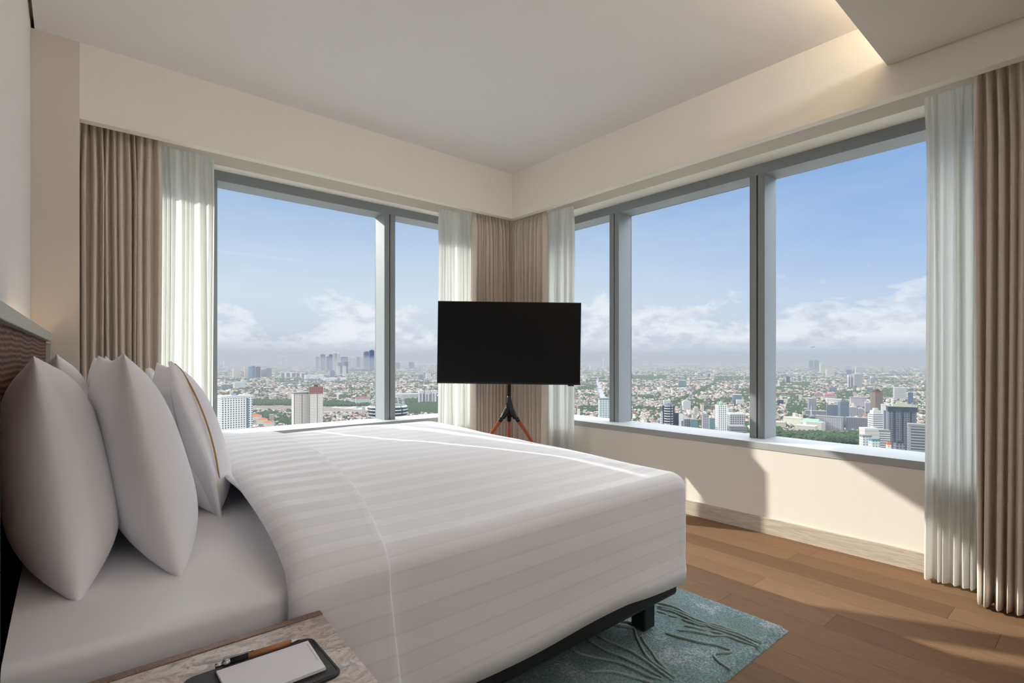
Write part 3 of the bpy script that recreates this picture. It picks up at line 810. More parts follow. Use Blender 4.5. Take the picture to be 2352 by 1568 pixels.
# --- through the left window
r = T(502, 576, 912, 763, 'whitegrid', 'tall white apartment tower with a teal glass strip, nearest through the left window', .30, .55, 'parapet')
CB().box(r[1]+Vector((math.cos(r[2]), math.sin(r[2]), 0))*r[3]*.33+Vector((math.sin(r[2]), -math.cos(r[2]), 0))*r[4]*.5, r[2], 3.4, .6, GZ, r[5]-2).mk('glass_strip', (ST['glassteal'][0], R_['teal']), r[0])
CB().box(r[1], r[2], 8, 7, r[5], r[5]+3.2).mk('roof_tank', (R_['blue'], R_['blue']), r[0])
CB().box(r[1]+Vector((math.cos(r[2]), math.sin(r[2]), 0))*r[3]*.36, r[2], 5, 6, r[5], r[5]+5).mk('stair_head', (R_['white'], R_['white']), r[0])
r = T(671, 713, 903, 1030, 'whitebrown', 'cream apartment tower with brown vertical strips, lower half of the attached pair', .18, .8, 'parapet')
r = T(710, 741, 904, 1022, 'whitebrown', 'cream apartment tower topped by a brown block, taller half of the attached pair', .05, .9, None)
CB().box(r[1], r[2], r[3]*1.01, r[4]*1.01, r[5], ztop(888, 1022)).mk('brown_top', (ST['browngrid'][0], R_['brown']), r[0])
CB().box(r[1], r[2], r[3]*.3, r[4]*.3, ztop(888, 1022), ztop(883.5, 1022)).mk('roof_plant', (R_['brown'], R_['brown']), r[0])
for a, b, py, dd, lb in ((574, 600, 955, 1590, 'orange-roofed hall, left wing of the long orange roof below the left window'), (590, 614, 963, 1500, 'orange-roofed hall, middle wing of the long orange roof below the left window'), (606, 629, 969.5, 1440, 'orange-roofed hall, right wing of the long orange roof below the left window')):
    T(a, b, py, dd, 'creamlow', lb, -.35, .8, 'hip', 'hall', 'building', roofmat='orange')
LW = [
 (534.5, 551.5, 846, -870, 'cream', 'cream ribbed office tower left of the glass towers, through the left window'),
 (561, 570, 841, -869, 'cream', 'slim cream tower beside the green glass tower'),
 (570, 579, 842, -870, 'glassteal', 'green glass tower between cream and blue neighbours'),
 (577.5, 586, 840.5, -869.5, 'blue', 'curved-looking blue glass tower right of the green one'),
 (587, 598, 842, -868, 'navy', 'dark navy glass tower right of the blue tower'),
 (598.5, 611, 849, -867, 'greyrib', 'grey ribbed tower right of the navy tower'),
 (611, 623.5, 845.5, -867, 'glassblue', 'dark grey-blue tower, rightmost of the left glass group'),
 (536.5, 562, 877, -894, 'pale', 'white mid-rise block above the near white apartment tower'),
 (508, 522, 884, -896, 'glassteal', 'small grey-green block left of the white mid-rise'),
 (513.5, 524.5, 829, -841, 'pale', 'small pair of white slabs near the horizon at far left'),
 (647, 658.5, 818, -832, 'stripes', 'lone white twin tower near the horizon, left of the tower cluster'),
 (724, 733.5, 820, -848, 'greyrib', 'leftmost slim grey tower of the distant tower cluster'),
 (734.5, 747, 814.5, -853, 'greyrib', 'broad grey tower second in the distant cluster'),
 (748, 757, 819, -852, 'greyrib', 'grey tower third in the distant cluster'),
 (755, 764, 814.5, -852, 'glassblue', 'grey-blue stepped tower beside the white twin of the cluster'),
 (764, 773, 809.5, -850, 'stripes', 'white striped tower, left twin at the top of the cluster'),
 (773, 781, 810.5, -850, 'stripes', 'white striped tower, right twin at the top of the cluster'),
 (780, 799, 820, -849, 'lavender', 'wide lavender-grey slab right of the white twins'),
 (800, 807, 820, -847, 'stripes', 'first slim striped tower of the row of rounded tops'),
 (808.5, 817, 820, -847, 'stripes', 'second striped tower of the row of rounded tops'),
 (818.5, 827, 820, -847, 'greyrib', 'third tower, greyer, of the row of rounded tops'),
 (828, 837, 820, -847, 'stripes', 'fourth striped tower of the row of rounded tops'),
 (838, 847, 819.5, -847, 'stripes', 'last striped tower of the row, beside the dark tower'),
 (834.5, 848, 808, -849, 'lavender', 'stepped blue-grey tower behind the row of rounded tops'),
 (847.5, 859.5, 804.5, -853, 'blue', 'tallest dark blue tower at the right end of the cluster'),
 (775, 787, 833, -860, 'lavender', 'dark purple-grey slab in front of the cluster'),
 (789, 799.5, 830.5, -858, 'navy', 'dark tower behind the slim white tower with a pink top'),
 (773, 780.5, 841, -864, 'pale', 'slim white tower, left one in front of the cluster'),
 (787, 795, 841, -865, 'pale', 'slim white tower, right one in front of the cluster'),
 (757.5, 768, 851, -866, 'glassblue', 'small blue-grey block left of the slim white towers'),
 (908, 918.5, 833, -847, 'blue', 'small dark blue tower seen through the narrow left pane'),
 (938.5, 948, 831, -846, 'blue', 'dark blue twin slab in the narrow left pane'),
 (946, 951.5, 832, -846, 'glassblue', 'grey slab attached right of the dark blue twin'),
 (960, 972, 860, -873, 'glassteal', 'small teal-grey block in the narrow left pane'),
 (978, 990, 858, -872, 'pale', 'small pale block in the narrow left pane, near the television'),
]
for a, b, py, dd, sty, lb in LW:
    g = 'striped towers with rounded tops' if 'rounded tops' in lb and 'behind' not in lb else None
    T(a, b, py, dd, sty, lb, .3 if sty not in ('stripes',) else .12, .6, 'crown' if sty == 'stripes' else 'blocks', group=g)
for a, b, py, dd, sty, lb, rf in (
 (646, 678, 856, -867, 'purple', 'long purple and white low block left of the mall', None),
 (681, 699, 857, -868, 'purple', 'short purple and white low block beside the mall', None),
 (700, 742, 861, -871, 'mall', 'long white shopping mall below the tower cluster', None),
 (744, 795, 868, -874, 'mall', 'low white mall wing under the slim white towers', None),
 (800, 848, 847, -853, 'mullgrid2', 'long brown-grey podium under the striped towers', None),
 (817, 850, 914, -928, 'hospital', 'white and green block with a red roof by the tree line', 'hip'),
 (908, 960, 905, -917, 'bands', 'long white banded block above the trees in the narrow left pane', 'parapet'),
 (655, 690, 878, -884, 'slabgrey', 'low grey industrial sheds behind the cream towers', 'parapet')):
    T(a, b, py, dd, sty, lb, .1, .5, rf, 'long_building', 'building')
for a, b, py, lb in ((960, 974, 897, 'white-grey apartment slab, left of three above the trees'), (974, 990, 899, 'white-grey apartment slab, middle of three above the trees'), (990, 1004, 897, 'white-grey apartment slab touching the sheer curtain')):
    T(a, b, py, -927, 'stripes', lb, .3, .8, 'parapet', 'apartment_block', 'building', 'apartment slabs above the trees')
# lattice-crowned building behind the left mullion
dC = 700.; rootC = empty('lattice_tower', tuple(gpt(893, dC)), 'dark glass tower with a white lattice dome, partly hidden behind the left mullion', 'tower', scale=1)
cC = gpt(891, dC); rc = 46/F*dC
CB().lathe(cC, [(rc*.95, GZ), (rc*.95, ztop(948, dC)), (rc, ztop(947, dC)), (rc, ztop(934, dC)), (rc*.9, ztop(930, dC)), (.1, ztop(929, dC))], 26).mk('building_body', (ST['louvre'][0],), rootC)
tb = MB()
for k in range(14):
    t = 2*math.pi*k/14; pts = []
    for i in range(11):
        a = math.pi/2*i/10; rr_ = rc*.82*math.cos(a); pts.append((cC.x+rr_*math.cos(t), cC.y+rr_*math.sin(t), ztop(932, dC)+(ztop(893, dC)-ztop(932, dC))*math.sin(a)))
    tb.tube(pts, .42, 5)
for i in range(1, 7):
    a = math.pi/2*i/7.5; rr_ = rc*.82*math.cos(a)
    tb.tube([(cC.x+rr_*math.cos(2*math.pi*k/20), cC.y+rr_*math.sin(2*math.pi*k/20), ztop(932, dC)+(ztop(893, dC)-ztop(932, dC))*math.sin(a)) for k in range(21)], .32, 5, False)
tb.mk('lattice_dome', R_['white'], rootC, scale=1)
# --- through the right windows
RW = [
 (1374, 1400, 916, 1180, 'hospital', 'white and teal apartment tower by the river in the narrow right pane', .2, 'parapet', 'grey'),
 (1338, 1350, 861, -872, 'cream', 'cream block beside the television, by the river', .3, 'blocks', None),
 (1385, 1394, 821.5, -828, 'pale', 'small pale block on the horizon in the narrow right pane', .2, None, None),
 (1354, 1373, 839, -850, 'pale', 'pale low slabs right of the television near the horizon', .2, None, None),
 (1449, 1460, 824, -841, 'stripes', 'white tower on the horizon touching the second mullion', .2, 'blocks', None),
 (1489, 1498, 826, -837, 'stripes', 'white tower on the horizon in the middle pane', .2, 'blocks', None),
 (1450, 1467, 844, -852, 'pale', 'low white slab at the left edge of the middle pane', .2, None, None),
 (1536, 1549, 838, -845, 'cream', 'small cream block under the middle pane horizon', .2, None, None),
 (1558, 1576, 873, -890, 'glassteal', 'teal glass block with white frame in the middle pane', .15, 'parapet', 'white'),
 (1555, 1580, 890.5, -898, 'pale', 'white podium in front of the teal glass block', .15, None, None),
 (1626, 1633, 858, -867, 'navy', 'small dark block beside the white one, middle pane', .2, None, None),
 (1632, 1640, 858, -871, 'stripes', 'small bright white tower in the middle pane', .2, None, None),
 (1608, 1616, 873, -880, 'cream', 'small cream block left of its twin, middle pane', .2, None, None),
 (1621, 1633, 873, -881, 'pale', 'small cream-white block right of its twin, middle pane', .2, None, None),
 (1517, 1522, 946, 884, 'pale', 'thin white wall slab left of the dark louvred tower', .05, None, None),
 (1521, 1549, 931, 900, 'navy', 'dark blue tower body with the white louvred bay', .05, 'blocks', None),
 (1546, 1563, 948, 905, 'navy', 'lower dark blue wing right of the louvred bay', .05, None, None),
 (1559, 1569, 950, 890, 'stripes', 'narrow white striped wing beside the dark tower', .05, None, None),
 (1570, 1585, 963, 1040, 'mullgrid2', 'small grey office left of the green one, by the dark tower', .2, 'parapet', None),
 (1585, 1602, 964, 1030, 'glassteal', 'small green glass office in the middle pane', .2, 'parapet', None),
 (1612, 1628, 954, 1180, 'mullgrid', 'grey mid-rise with white side, left of the white domed tower', .3, 'parapet', None),
 (1629, 1644, 961, 1130, 'glassteal', 'teal low office touching the white domed tower', .2, 'parapet', None),
 (1643, 1669, 931, 870, 'whitegrid', 'ornate white tower with a green dome in the middle pane', .5, 'dome', None),
 (1671, 1683, 938, -965, 'bands', 'white slab just right of the domed tower', .3, 'parapet', None),
 (1670, 1710, 951, 985, 'mullgrid', 'white and grey gridded office block left of the third mullion', .35, 'parapet', 'white'),
 (1668, 1712, 980, 900, 'slabgrey', 'low dark podium in front of the gridded office block', .35, 'parapet', None),
 (1683, 1703, 906, -925, 'glassteal', 'blue-green office block near the third mullion', .2, 'parapet', 'white'),
 (1691, 1708, 919, -932, 'pale', 'white office block in front of the blue-green one', .2, 'parapet', None),
 (1607, 1622, 909, -920, 'cream', 'cream stepped block in the middle of the roofs, middle pane', .2, 'blocks', None),
 (1566, 1586, 922, -945, 'pale', 'white stepped apartment block behind the dark louvred tower', .3, 'crown', None),
 (1523, 1540, 920, -932, 'pale', 'white framed block above the dark louvred tower', .2, 'parapet', None),
 (1482, 1496, 905, -914, 'mullgrid2', 'dark and white mid-rise left in the middle pane', .2, 'parapet', None),
 (1858, 1868, 829, -851, 'glassteal', 'left one of the twin teal towers on the horizon', .2, 'crown', None),
 (1870, 1880, 829, -851, 'glassteal', 'right one of the twin teal towers on the horizon', .2, 'crown', None),
 (1883, 1899, 835, -858, 'cream', 'stepped cream tower right of the twin teal towers', .3, 'crown', None),
 (1897, 1916, 848, -862, 'cream', 'lower cream wing right of the stepped cream tower', .3, 'blocks', None),
 (1793, 1806, 860, -868, 'mullgrid2', 'low grey-lilac block far left in the right pane', .2, None, None),
 (1806, 1814, 864, -882, 'navy', 'slim dark tower far left in the right pane', .2, None, None),
 (1832, 1839, 862, -871, 'glassteal', 'left one of two small teal blocks, right pane', .2, None, None),
 (1844, 1851, 863.5, -873, 'glassteal', 'right one of two small teal blocks, right pane', .2, None, None),
 (1944, 1954, 849, -862, 'blue', 'dark blue block behind the tall white towers', .2, None, None),
 (1965, 1979, 842.5, -870, 'bands', 'white tower with ribbed grid behind the white twin', .2, 'parapet', None),
 (1947, 1962, 861, -893, 'stripes', 'tall ivory tower, left half of the white pair', .25, 'blocks', None),
 (1961, 1979, 859, -894, 'mullgrid', 'tall white tower with blue glass, right half of the white pair', .25, 'crown', 'white'),
 (1999, 2010, 868, -883, 'greyrib', 'grey slab right of the white pair', .2, None, None),
 (1985, 2003, 890, -898, 'blue', 'blue-green low block below the white pair', .1, None, 'teal'),
 (1904, 1920, 889, -902, 'glassblue', 'blue-grey block with a white core, right pane', .2, 'parapet', None),
 (1871, 1888, 906, -915, 'mullgrid', 'grey block with a bright red roof, left of two', .1, 'hip', 'red'),
 (1894, 1920, 908, -918, 'pinkgrid', 'pale block with a dull red roof, right of two', .1, 'hip', 'red'),
 (1899, 1931, 917, -928, 'stripes', 'long ivory colonnaded block below the red roofs', .1, 'parapet', None),
 (1786, 1799, 918, -932, 'navy', 'small navy block left in the right pane', .3, None, None),
 (1796, 1808, 917, -931, 'stripes', 'white-grey mid-rise beside the small navy block', .3, None, None),
 (1856, 1874, 916, -952, 'greyrib', 'pale grey tower behind the minaret', .25, 'parapet', None),
 (1954, 1987, 913, -937, 'pinkgrid', 'pink-grey gridded office with a flat crown', .15, 'parapet', 'grey'),
 (1987, 2001, 924, -952, 'mullgrid', 'white and grey office left of the brown tower', .25, 'parapet', 'white'),
 (2002, 2025, 901, 1480, 'brownt', 'tall bronze-brown tower in the right pane', .75, 'crown', 'brown'),
 (2054, 2079, 890, -920, 'bands', 'white office slab with horizontal bands and a white cap', .15, 'parapet', 'white'),
 (2086, 2096, 901, -928, 'blue', 'slim blue block beside the sheer curtain', .2, None, None),
 (2025, 2041, 930, 1200, 'stripes', 'white tower with blue strips between the brown and dark towers', .1, 'parapet', 'white'),
 (1948, 1968, 935, -960, 'mullgrid', 'grey balconied block, left of two behind the long office', .3, 'blocks', 'white'),
 (1966, 1982, 938, -960, 'mullgrid', 'grey balconied block, right of two behind the long office', .3, 'blocks', 'white'),
 (1926, 1948, 922, -970, 'glassblue', 'blue office tower joined to the banded glass slab', .4, 'crown', None),
 (2043, 2098, 936, 930, 'darkgrid', 'massive dark grey office tower with a blue glass collar', .12, None, 'grey'),
 (2088, 2124, 977, 700, 'slabgrey', 'grey banded tower at the right window edge, nearest', .12, 'parapet', None),
 (1996, 2025, 950, 880, 'bands', 'white office tower with a terrace roof in front of the long office', .6, 'crown', 'white'),
 (1977, 2014, 985, 820, 'greystone', 'low white block left of the white office tower foot', .55, 'parapet', 'white'),
 (2015, 2042, 989, 830, 'bands', 'low pale-grey block right of the white office tower foot', .3, 'parapet', 'grey'),
 (1976, 2000, 1001, 760, 'pale', 'small white block on the sill line, right pane', .5, 'parapet', 'grey'),
 (1997, 2019, 1010, 720, 'pale', 'small beige block with a teal roof on the sill line', .6, 'parapet', 'teal'),
 (2054, 2076, 1018, 700, 'mullgrid2', 'dark low block with red and grey roofs on the sill line', .4, 'blocks', 'dark'),
 (2036, 2046, 1021, 690, 'creamlow', 'small orange-roofed house among trees on the sill line', .5, 'hip', 'orange'),
]
for a, b, py, dd, sty, lb, rot, rf, rm in RW:
    r = T(a, b, py, dd, sty, lb, rot, .7, rf, roofmat=rm, name='tower' if (b-a) < 30 and 'low' not in lb else 'office_building', cat='tower' if (b-a) < 30 and 'low' not in lb else 'building')
    if 'louvred bay' in lb and 'body' in lb:
        c = r[1]-Vector((-math.sin(r[2]), math.cos(r[2]), 0))*r[4]*.5
        CB().lathe(c, [(7.5, GZ), (7.5, r[5]+1.5), (.1, r[5]+1.6)], 20).mk('louvred_bay', (ST['louvre'][0],), r[0])
    if 'massive dark' in lb:
        CB().box(r[1], r[2], r[3]*1.07, r[4]*1.07, ztop(945, 930), ztop(934, 930)).mk('glass_collar', (ST['navy'][0], R_['grey']), r[0])
        CB().box(r[1], r[2], r[3]*.7, r[4]*.7, ztop(934, 930), ztop(929, 930)).box(r[1], r[2], r[3]*.4, r[4]*.4, ztop(929, 930), ztop(925, 930)).mk('roof_tiers', (R_['cream'], R_['grey']), r[0])
        fr = -Vector((-math.sin(r[2]), math.cos(r[2]), 0))
        for q in (-.3, 0, .3):
            CB().box(r[1]+fr*r[4]*.5+Vector((math.cos(r[2]), math.sin(r[2]), 0))*r[3]*q, r[2], r[3]*.06, 1.2, GZ+25, ztop(944, 930)).mk('glass_slot', (ST['navy'][0], R_['dark']), r[0])
for a, b, py, dd, sty, lb, rot, k in (
 (1875, 1934, 957, -987, 'mullgrid', 'long grey gridded office with dishes on its roof, beside the domed mosque', -.22, .35),
 (1947, 2000, 960, -990, 'mullgrid2', 'long darker gridded office right of its lighter twin', .12, .35),
 (1901, 1938, 930, -968, 'glassblue', 'long banded blue-glass slab behind the light gridded office', .1, .3),
 (1801, 1842, 960, -977, 'creamlow', 'long cream building with a hipped roof left of the mosque', -.3, .4),
 (1770, 1803, 970, -985, 'greystone', 'flat concrete-roofed pavilion left of the cream building', .3, .6),
 (1852, 1900, 944, -956, 'mullgrid2', 'grey low office wing behind the gridded office', .1, .4)):
    T(a, b, py, dd, sty, lb, rot, k, 'hip' if 'hipped' in lb else 'parapet', 'long_building', 'building')
# mosque
dm = dbase(992); cm_ = gpt(1852, dm); ms = empty('mosque', tuple(cm_), 'pale mosque with grey dome, mint-green roof and slim minaret above the park', 'mosque', scale=1)
az = math.atan2(cm_.y, cm_.x)-math.pi/2
CB().box(cm_, az-.25, 42/F*dm, 30, GZ, ztop(976, dm)).mk('front_hall', (ST['greystone'][0], R_['cream']), ms)
c2 = gpt(1874, dm+30); CB().box(c2, az-.3, 32/F*dm, 34, GZ, ztop(971, dm)).mk('main_hall', (ST['greystone'][0], R_['green']), ms)
c3 = gpt(1864, dm+50); CB().hip(c3, az-.3, 40/F*dm, 46, ztop(974, dm), ztop(966, dm), 0, .8).mk('green_roof', (R_['green'],), ms)
rd = 6/F*dm
CB().lathe(gpt(1865, dm+60), [(rd, ztop(972, dm)), (rd, ztop(963, dm))]+[(rd*1.0*math.cos(math.pi/2*i/7)+.05, ztop(963, dm)+rd*math.sin(math.pi/2*i/7)) for i in range(8)], 22).mk('dome', (R_['grey'],), ms, True)
CB().lathe(gpt(1863, dm+70), [(1.6, GZ), (1.5, ztop(948, dm)), (2.2, ztop(947.5, dm)), (1.0, ztop(947, dm)), (.7, ztop(940, dm)), (.1, ztop(935, dm))], 10).mk('minaret', (R_['white'],), ms)

# ground, fields, river
def gm():
    t = NT('city_ground'); b = t.bsdf(None, .95, .1); p = t.pos((.001, .001, .001))
    n = t.noise(p, 3.5, 6, .65); f = t.noise(p, 60, 5, .7); v = t.n('ShaderNodeTexVoronoi'); t.l(p, v.inputs[0]); v.inputs['Scale'].default_value = 45
    c = t.ramp(n, (.40, srgb(70, 92, 72)), (.5, srgb(128, 124, 116)), (.62, srgb(150, 140, 132)))
    c = t.mix(t.math('MULTIPLY', f, .8), c, srgb(84, 84, 84))
    s = t.n('ShaderNodeSeparateColor'); t.l(v.outputs['Color'], s.inputs[0])
    c = t.mix(t.ramp(s.outputs[0], (.6, 0.), (.8, .6)), c, srgb(206, 200, 194))
    t.l(c, b.inputs['Base Color']); return t.m
g = mk('ground', [(-26000, -26000, GZ), (26000, -26000, GZ), (26000, 26000, GZ), (-26000, 26000, GZ)], [(0, 1, 2, 3)], gm(), scale=1); g['kind'] = 'structure'
def patch(name, pxy, mat, label, cat, dz, kind=None):
    vs = [gpt(x, dbase(y), GZ+dz) for x, y in pxy]
    vs2 = [tuple(v) for v in vs]+[(v.x, v.y, GZ+dz-.6) for v in vs]; n = len(vs)
    fs = [tuple(range(n))]+[(i, n+i, n+(i+1) % n, (i+1) % n) for i in range(n)]
    return tag(mk(name, vs2, fs, mat, scale=1), label, cat, kind=kind)
water = flat('river_water', (190, 186, 192))
patch('river', [(1366, 873), (1376, 873), (1381, 888), (1387, 900), (1398, 922), (1404, 945), (1386, 945), (1376, 918), (1372, 900), (1367, 885)], water, 'grey river with straight banks in the narrow right pane', 'river', .8)
tag(CB().box(gpt(1374, dbase(894)), math.atan2(RT.y, RT.x), 24/F*dbase(894), 14, GZ+5, GZ+8).mk('bridge', (R_['grey'], R_['grey'])), 'pale road bridge crossing the river', 'bridge')
patch('field', [(576, 931), (676, 931), (676, 942), (576, 944)], flat('brown_field', (130, 112, 98)), 'bare brown field between the near white and cream towers', 'field', .5)
patch('field', [(738, 934), (865, 944), (865, 952), (738, 943)], flat('brown_field_2', (138, 120, 108)), 'bare brown field right of the cream twin towers', 'field', .5)
patch('lawn', [(1885, 988), (1935, 984), (1950, 990), (1900, 999)], flat('park_lawn', (134, 142, 96)), 'small green lawn in front of the gridded office', 'lawn', .6)
road = flat('asphalt', (150, 148, 146))
patch('road', [(576, 938.3), (865, 948), (865, 949.4), (576, 939.6)], road, 'straight pale road crossing the brown fields', 'road', .9)

# greenery zones in picture columns/rows of the ground they stand on
GREEN = [(560, 672, 921, 931, 1.), (738, 800, 924, 934, 1.), (790, 866, 928, 943, 1.), (866, 912, 925, 942, .5), (905, 1010, 920, 953, 1.), (1440, 1530, 863, 872, .9), (1318, 1368, 890, 897, .8), (1330, 1376, 936, 948, .8),
         (1640, 1720, 866, 874, .6), (1700, 1725, 895, 915, .7), (1765, 1990, 996, 1048, 1.), (1765, 1800, 985, 1000, .8), (1874, 1900, 930, 948, .7), (1920, 1960, 905, 920, .8), (1810, 1855, 928, 960, .55), (2040, 2110, 985, 1040, .9),
         (1690, 1722, 975, 1000, .8), (2030, 2056, 895, 915, .7), (1600, 1640, 970, 1000, .6), (1940, 1952, 975, 992, .8), (1790, 1860, 880, 888, .5), (1810, 1835, 912, 925, .6), (628, 700, 870, 880, .35)]
def avenue(px, py): return abs((px-1545)-(930-py)*2.05) < 6 and 878 < py < 955
def green(px, py):
    for a, b, c, d, p in GREEN:
        if a < px < b and c < py < d: return p
    if avenue(px, py): return .9
    return 0
EX = [(566, 678, 931, 944.5), (738, 866, 933, 952), (1880, 1955, 983, 1000), (1835, 1880, 960, 995)]
rs = np.random.RandomState(3)
def cells(d0, d1, sp_fn):
    out = []; d = d0
    while d < d1:
        sp = sp_fn(d); n = int((2150-470)/F*d/sp)
        u = (470+(np.arange(n)+rs.uniform(-.32, .32, n))*(sp/d*F))
        dd = d+rs.uniform(-.32, .32, n)*sp
        out.append(np.stack([u, dd, np.full(n, sp)], 1)); d += sp
    return np.concatenate(out)
cl = cells(1180, 19000, lambda d: max(11.5, d/190))
fpa = np.array(footprints)
px_ = cl[:, 0]; d_ = cl[:, 1]; py_ = HY+F*(S-GZ)/d_
X_ = CW*d_+SW*(px_-HX)/F*d_; Y_ = SW*d_-CW*(px_-HX)/F*d_
keep = np.ones(len(cl), bool); gr = np.zeros(len(cl))
for i in range(len(cl)):
    a, b = px_[i], py_[i]
    gr[i] = green(a, b)
    if gr[i] == 0:
        nv = noise.noise(Vector((X_[i]*.0030, Y_[i]*.0030, 1)))+.45*noise.noise(Vector((X_[i]*.011, Y_[i]*.011, 5)))
        gr[i] = .85 if nv > .47 else (.22 if nv > .2 else .08)
    if 870 < b < 950 and abs(a-(1371+(b-873)*.345)) < 5+(b-873)*.1: keep[i] = False
    for e in EX:
        if e[0] < a < e[1] and e[2] < b < e[3]: keep[i] = False
for fx, fy, r in footprints:
    keep &= ~((np.abs(X_-fx) < r+4) & (np.abs(Y_-fy) < r+4))
istree = rs.rand(len(cl)) < gr
H = np.where(keep & ~istree)[0]; TRI = np.where(keep & istree)[0]
# individual houses / trees: those that show largest inside the panes
def shown(a, b):
    if 499 < a < 860: return b < 985-(a-499)*.069
    if 907 < a < 1003: return b < 953
    if 1322 < a < 1400: return b < 948+(a-1322)*.15
    if 1450 < a < 1719: return b < 966+(a-1450)*.135
    if 1780 < a < 2119: return b < 1003+(a-1780)*.115
    return False
PAL = [(200, 192, 182), (232, 228, 220), (176, 164, 156), (160, 116, 102), (168, 92, 70), (130, 128, 128), (110, 102, 98), (214, 206, 192), (150, 84, 66), (92, 88, 86), (186, 172, 166), (140, 122, 112)]
def build_mass(idx, name, label, cat):
    n = len(idx); sp = cl[idx, 2]
    w = sp*rs.uniform(.5, .92, n); dp = sp*rs.uniform(.5, .92, n)
    h = 3.5+rs.gamma(1.5, 1.7, n)+np.maximum(0, sp-18)*.10*rs.uniform(.2, 1.6, n)
    big = rs.rand(n) < .007; h = np.where(big, h+rs.uniform(8, 28, n), h); w = np.where(big, w*1.25, w)
    ang = rs.normal(0, .12, n)+np.round(np.sin(X_[idx]*.0011+Y_[idx]*.0007)*1.5)*.5+.4
    hip = (rs.rand(n) < .5) & ~big & (sp < 22)
    ca, sa = np.cos(ang), np.sin(ang)
    V = np.zeros((n, 10, 3)); K = [(-1, -1), (1, -1), (1, 1), (-1, 1)]
    for q, (a, b) in enumerate(K):
        x = a*w/2; y = b*dp/2
        for o_, z in ((0, GZ), (4, GZ+h)):
            V[:, q+o_, 0] = X_[idx]+x*ca-y*sa; V[:, q+o_, 1] = Y_[idx]+x*sa+y*ca; V[:, q+o_, 2] = z
    for q, a in ((8, -.35), (9, .35)):
        V[:, q, 0] = X_[idx]+a*w*ca; V[:, q, 1] = Y_[idx]+a*w*sa; V[:, q, 2] = GZ+h+np.where(hip, dp*.26, .05)
    quads = np.array([[0, 1, 5, 4], [1, 2, 6, 5], [2, 3, 7, 6], [3, 0, 4, 7], [4, 5, 9, 8], [6, 7, 8, 9]])
    tris = np.array([[5, 6, 9], [7, 4, 8]])
    base = (np.arange(n)*10)[:, None, None]
    Q = (quads[None]+base).reshape(-1, 4); TT = (tris[None]+base).reshape(-1, 3)
    me = bpy.data.meshes.new(name)
    me.vertices.add(n*10); me.vertices.foreach_set('co', V.ravel())
    nl = Q.size+TT.size; me.loops.add(nl); me.loops.foreach_set('vertex_index', np.concatenate([Q.ravel(), TT.ravel()]).astype(np.int32))
    npoly = len(Q)+len(TT); me.polygons.add(npoly)
    ls = np.concatenate([np.arange(len(Q))*4, len(Q)*4+np.arange(len(TT))*3]).astype(np.int32); me.polygons.foreach_set('loop_start', ls)
    pal = np.array([srgb(*c) for c in PAL]); wallp = np.array([srgb(*c) for c in ((220, 214, 204), (190, 182, 172), (160, 152, 146), (116, 116, 116), (204, 192, 174))])
    rc_ = pal[rs.randint(0, len(pal), n)]*rs.uniform(.8, 1.08, (n, 1)); wc_ = wallp[rs.randint(0, len(wallp), n)]*rs.uniform(.75, 1.05, (n, 1))
    col = np.zeros((npoly, 4)); cq = np.zeros((n, 6, 4)); cq[:, :4] = wc_[:, None]; cq[:, 4:] = rc_[:, None]
    col[:len(Q)] = cq.reshape(-1, 4); col[len(Q):] = np.repeat(rc_, 2, 0); col[:, 3] = 1
    at = me.attributes.new('tint', 'FLOAT_COLOR', 'FACE'); at.data.foreach_set('color', np.clip(col*[.62, .62, .62, 1], 0, 1).ravel())
    me.polygons.foreach_set('use_smooth', [False]*npoly); me.update(calc_edges=True); me.validate()
    o = bpy.data.objects.new(name, me); C.objects.link(o); me.materials.append(massmat)
    return tag(o, label, cat, kind='stuff')
t = NT('house_paint'); b_ = t.bsdf(None, .85, .15); at_ = t.n('ShaderNodeAttribute'); at_.attribute_name = 'tint'; t.l(at_.outputs['Color'], b_.inputs['Base Color']); massmat = t.m
order = [i for i in H[np.argsort(d_[H])] if shown(px_[i], py_[i]+2)][:300]
oset = set(order); rest = np.array([i for i in H if i not in oset])
build_mass(rest, 'low_rise_houses', 'thousands of small pale and terracotta houses spreading to the horizon', 'houses')
KIND = [('terracotta hipped roof', (186, 112, 88), 1), ('pale grey flat roof', (186, 184, 182), 0), ('white flat roof', (232, 230, 226), 0), ('dull pink hipped roof', (196, 160, 150), 1), ('brown hipped roof', (140, 112, 100), 1), ('dark grey flat roof', (112, 112, 114), 0)]
protos = []
wallm = flat('house_wall', (226, 220, 210))
for nm, c, hp in KIND:
    cb = CB().box((0, 0), 0, 10.5, 9, 0, 6.5)
    if hp: cb.hip((0, 0), 0, 11.4, 9.9, 6.5, 9.4)
    else: cb.box((1.5, 1), 0, 4, 3.4, 6.5, 8.6)
    o = cb.mk('house', (wallm, flat('roof_'+nm.replace(' ', '_'), c))); tag(o, 'small low-rise house with a %s in the nearest blocks below the windows' % nm, 'house', 'houses with a %s' % nm); protos.append([o, False])
for k, i in enumerate(order):
    p = protos[rs.randint(0, len(protos))]
    if not p[1]: o = p[0]; p[1] = True
    else: o = p[0].copy(); C.objects.link(o)
    o.location = (X_[i], Y_[i], GZ); o.rotation_euler = (0, 0, rs.uniform(0, 3.14)); s_ = rs.uniform(.8, 1.15); o.scale = (s_, s_*rs.uniform(.8, 1.1), rs.uniform(.7, 1.3))
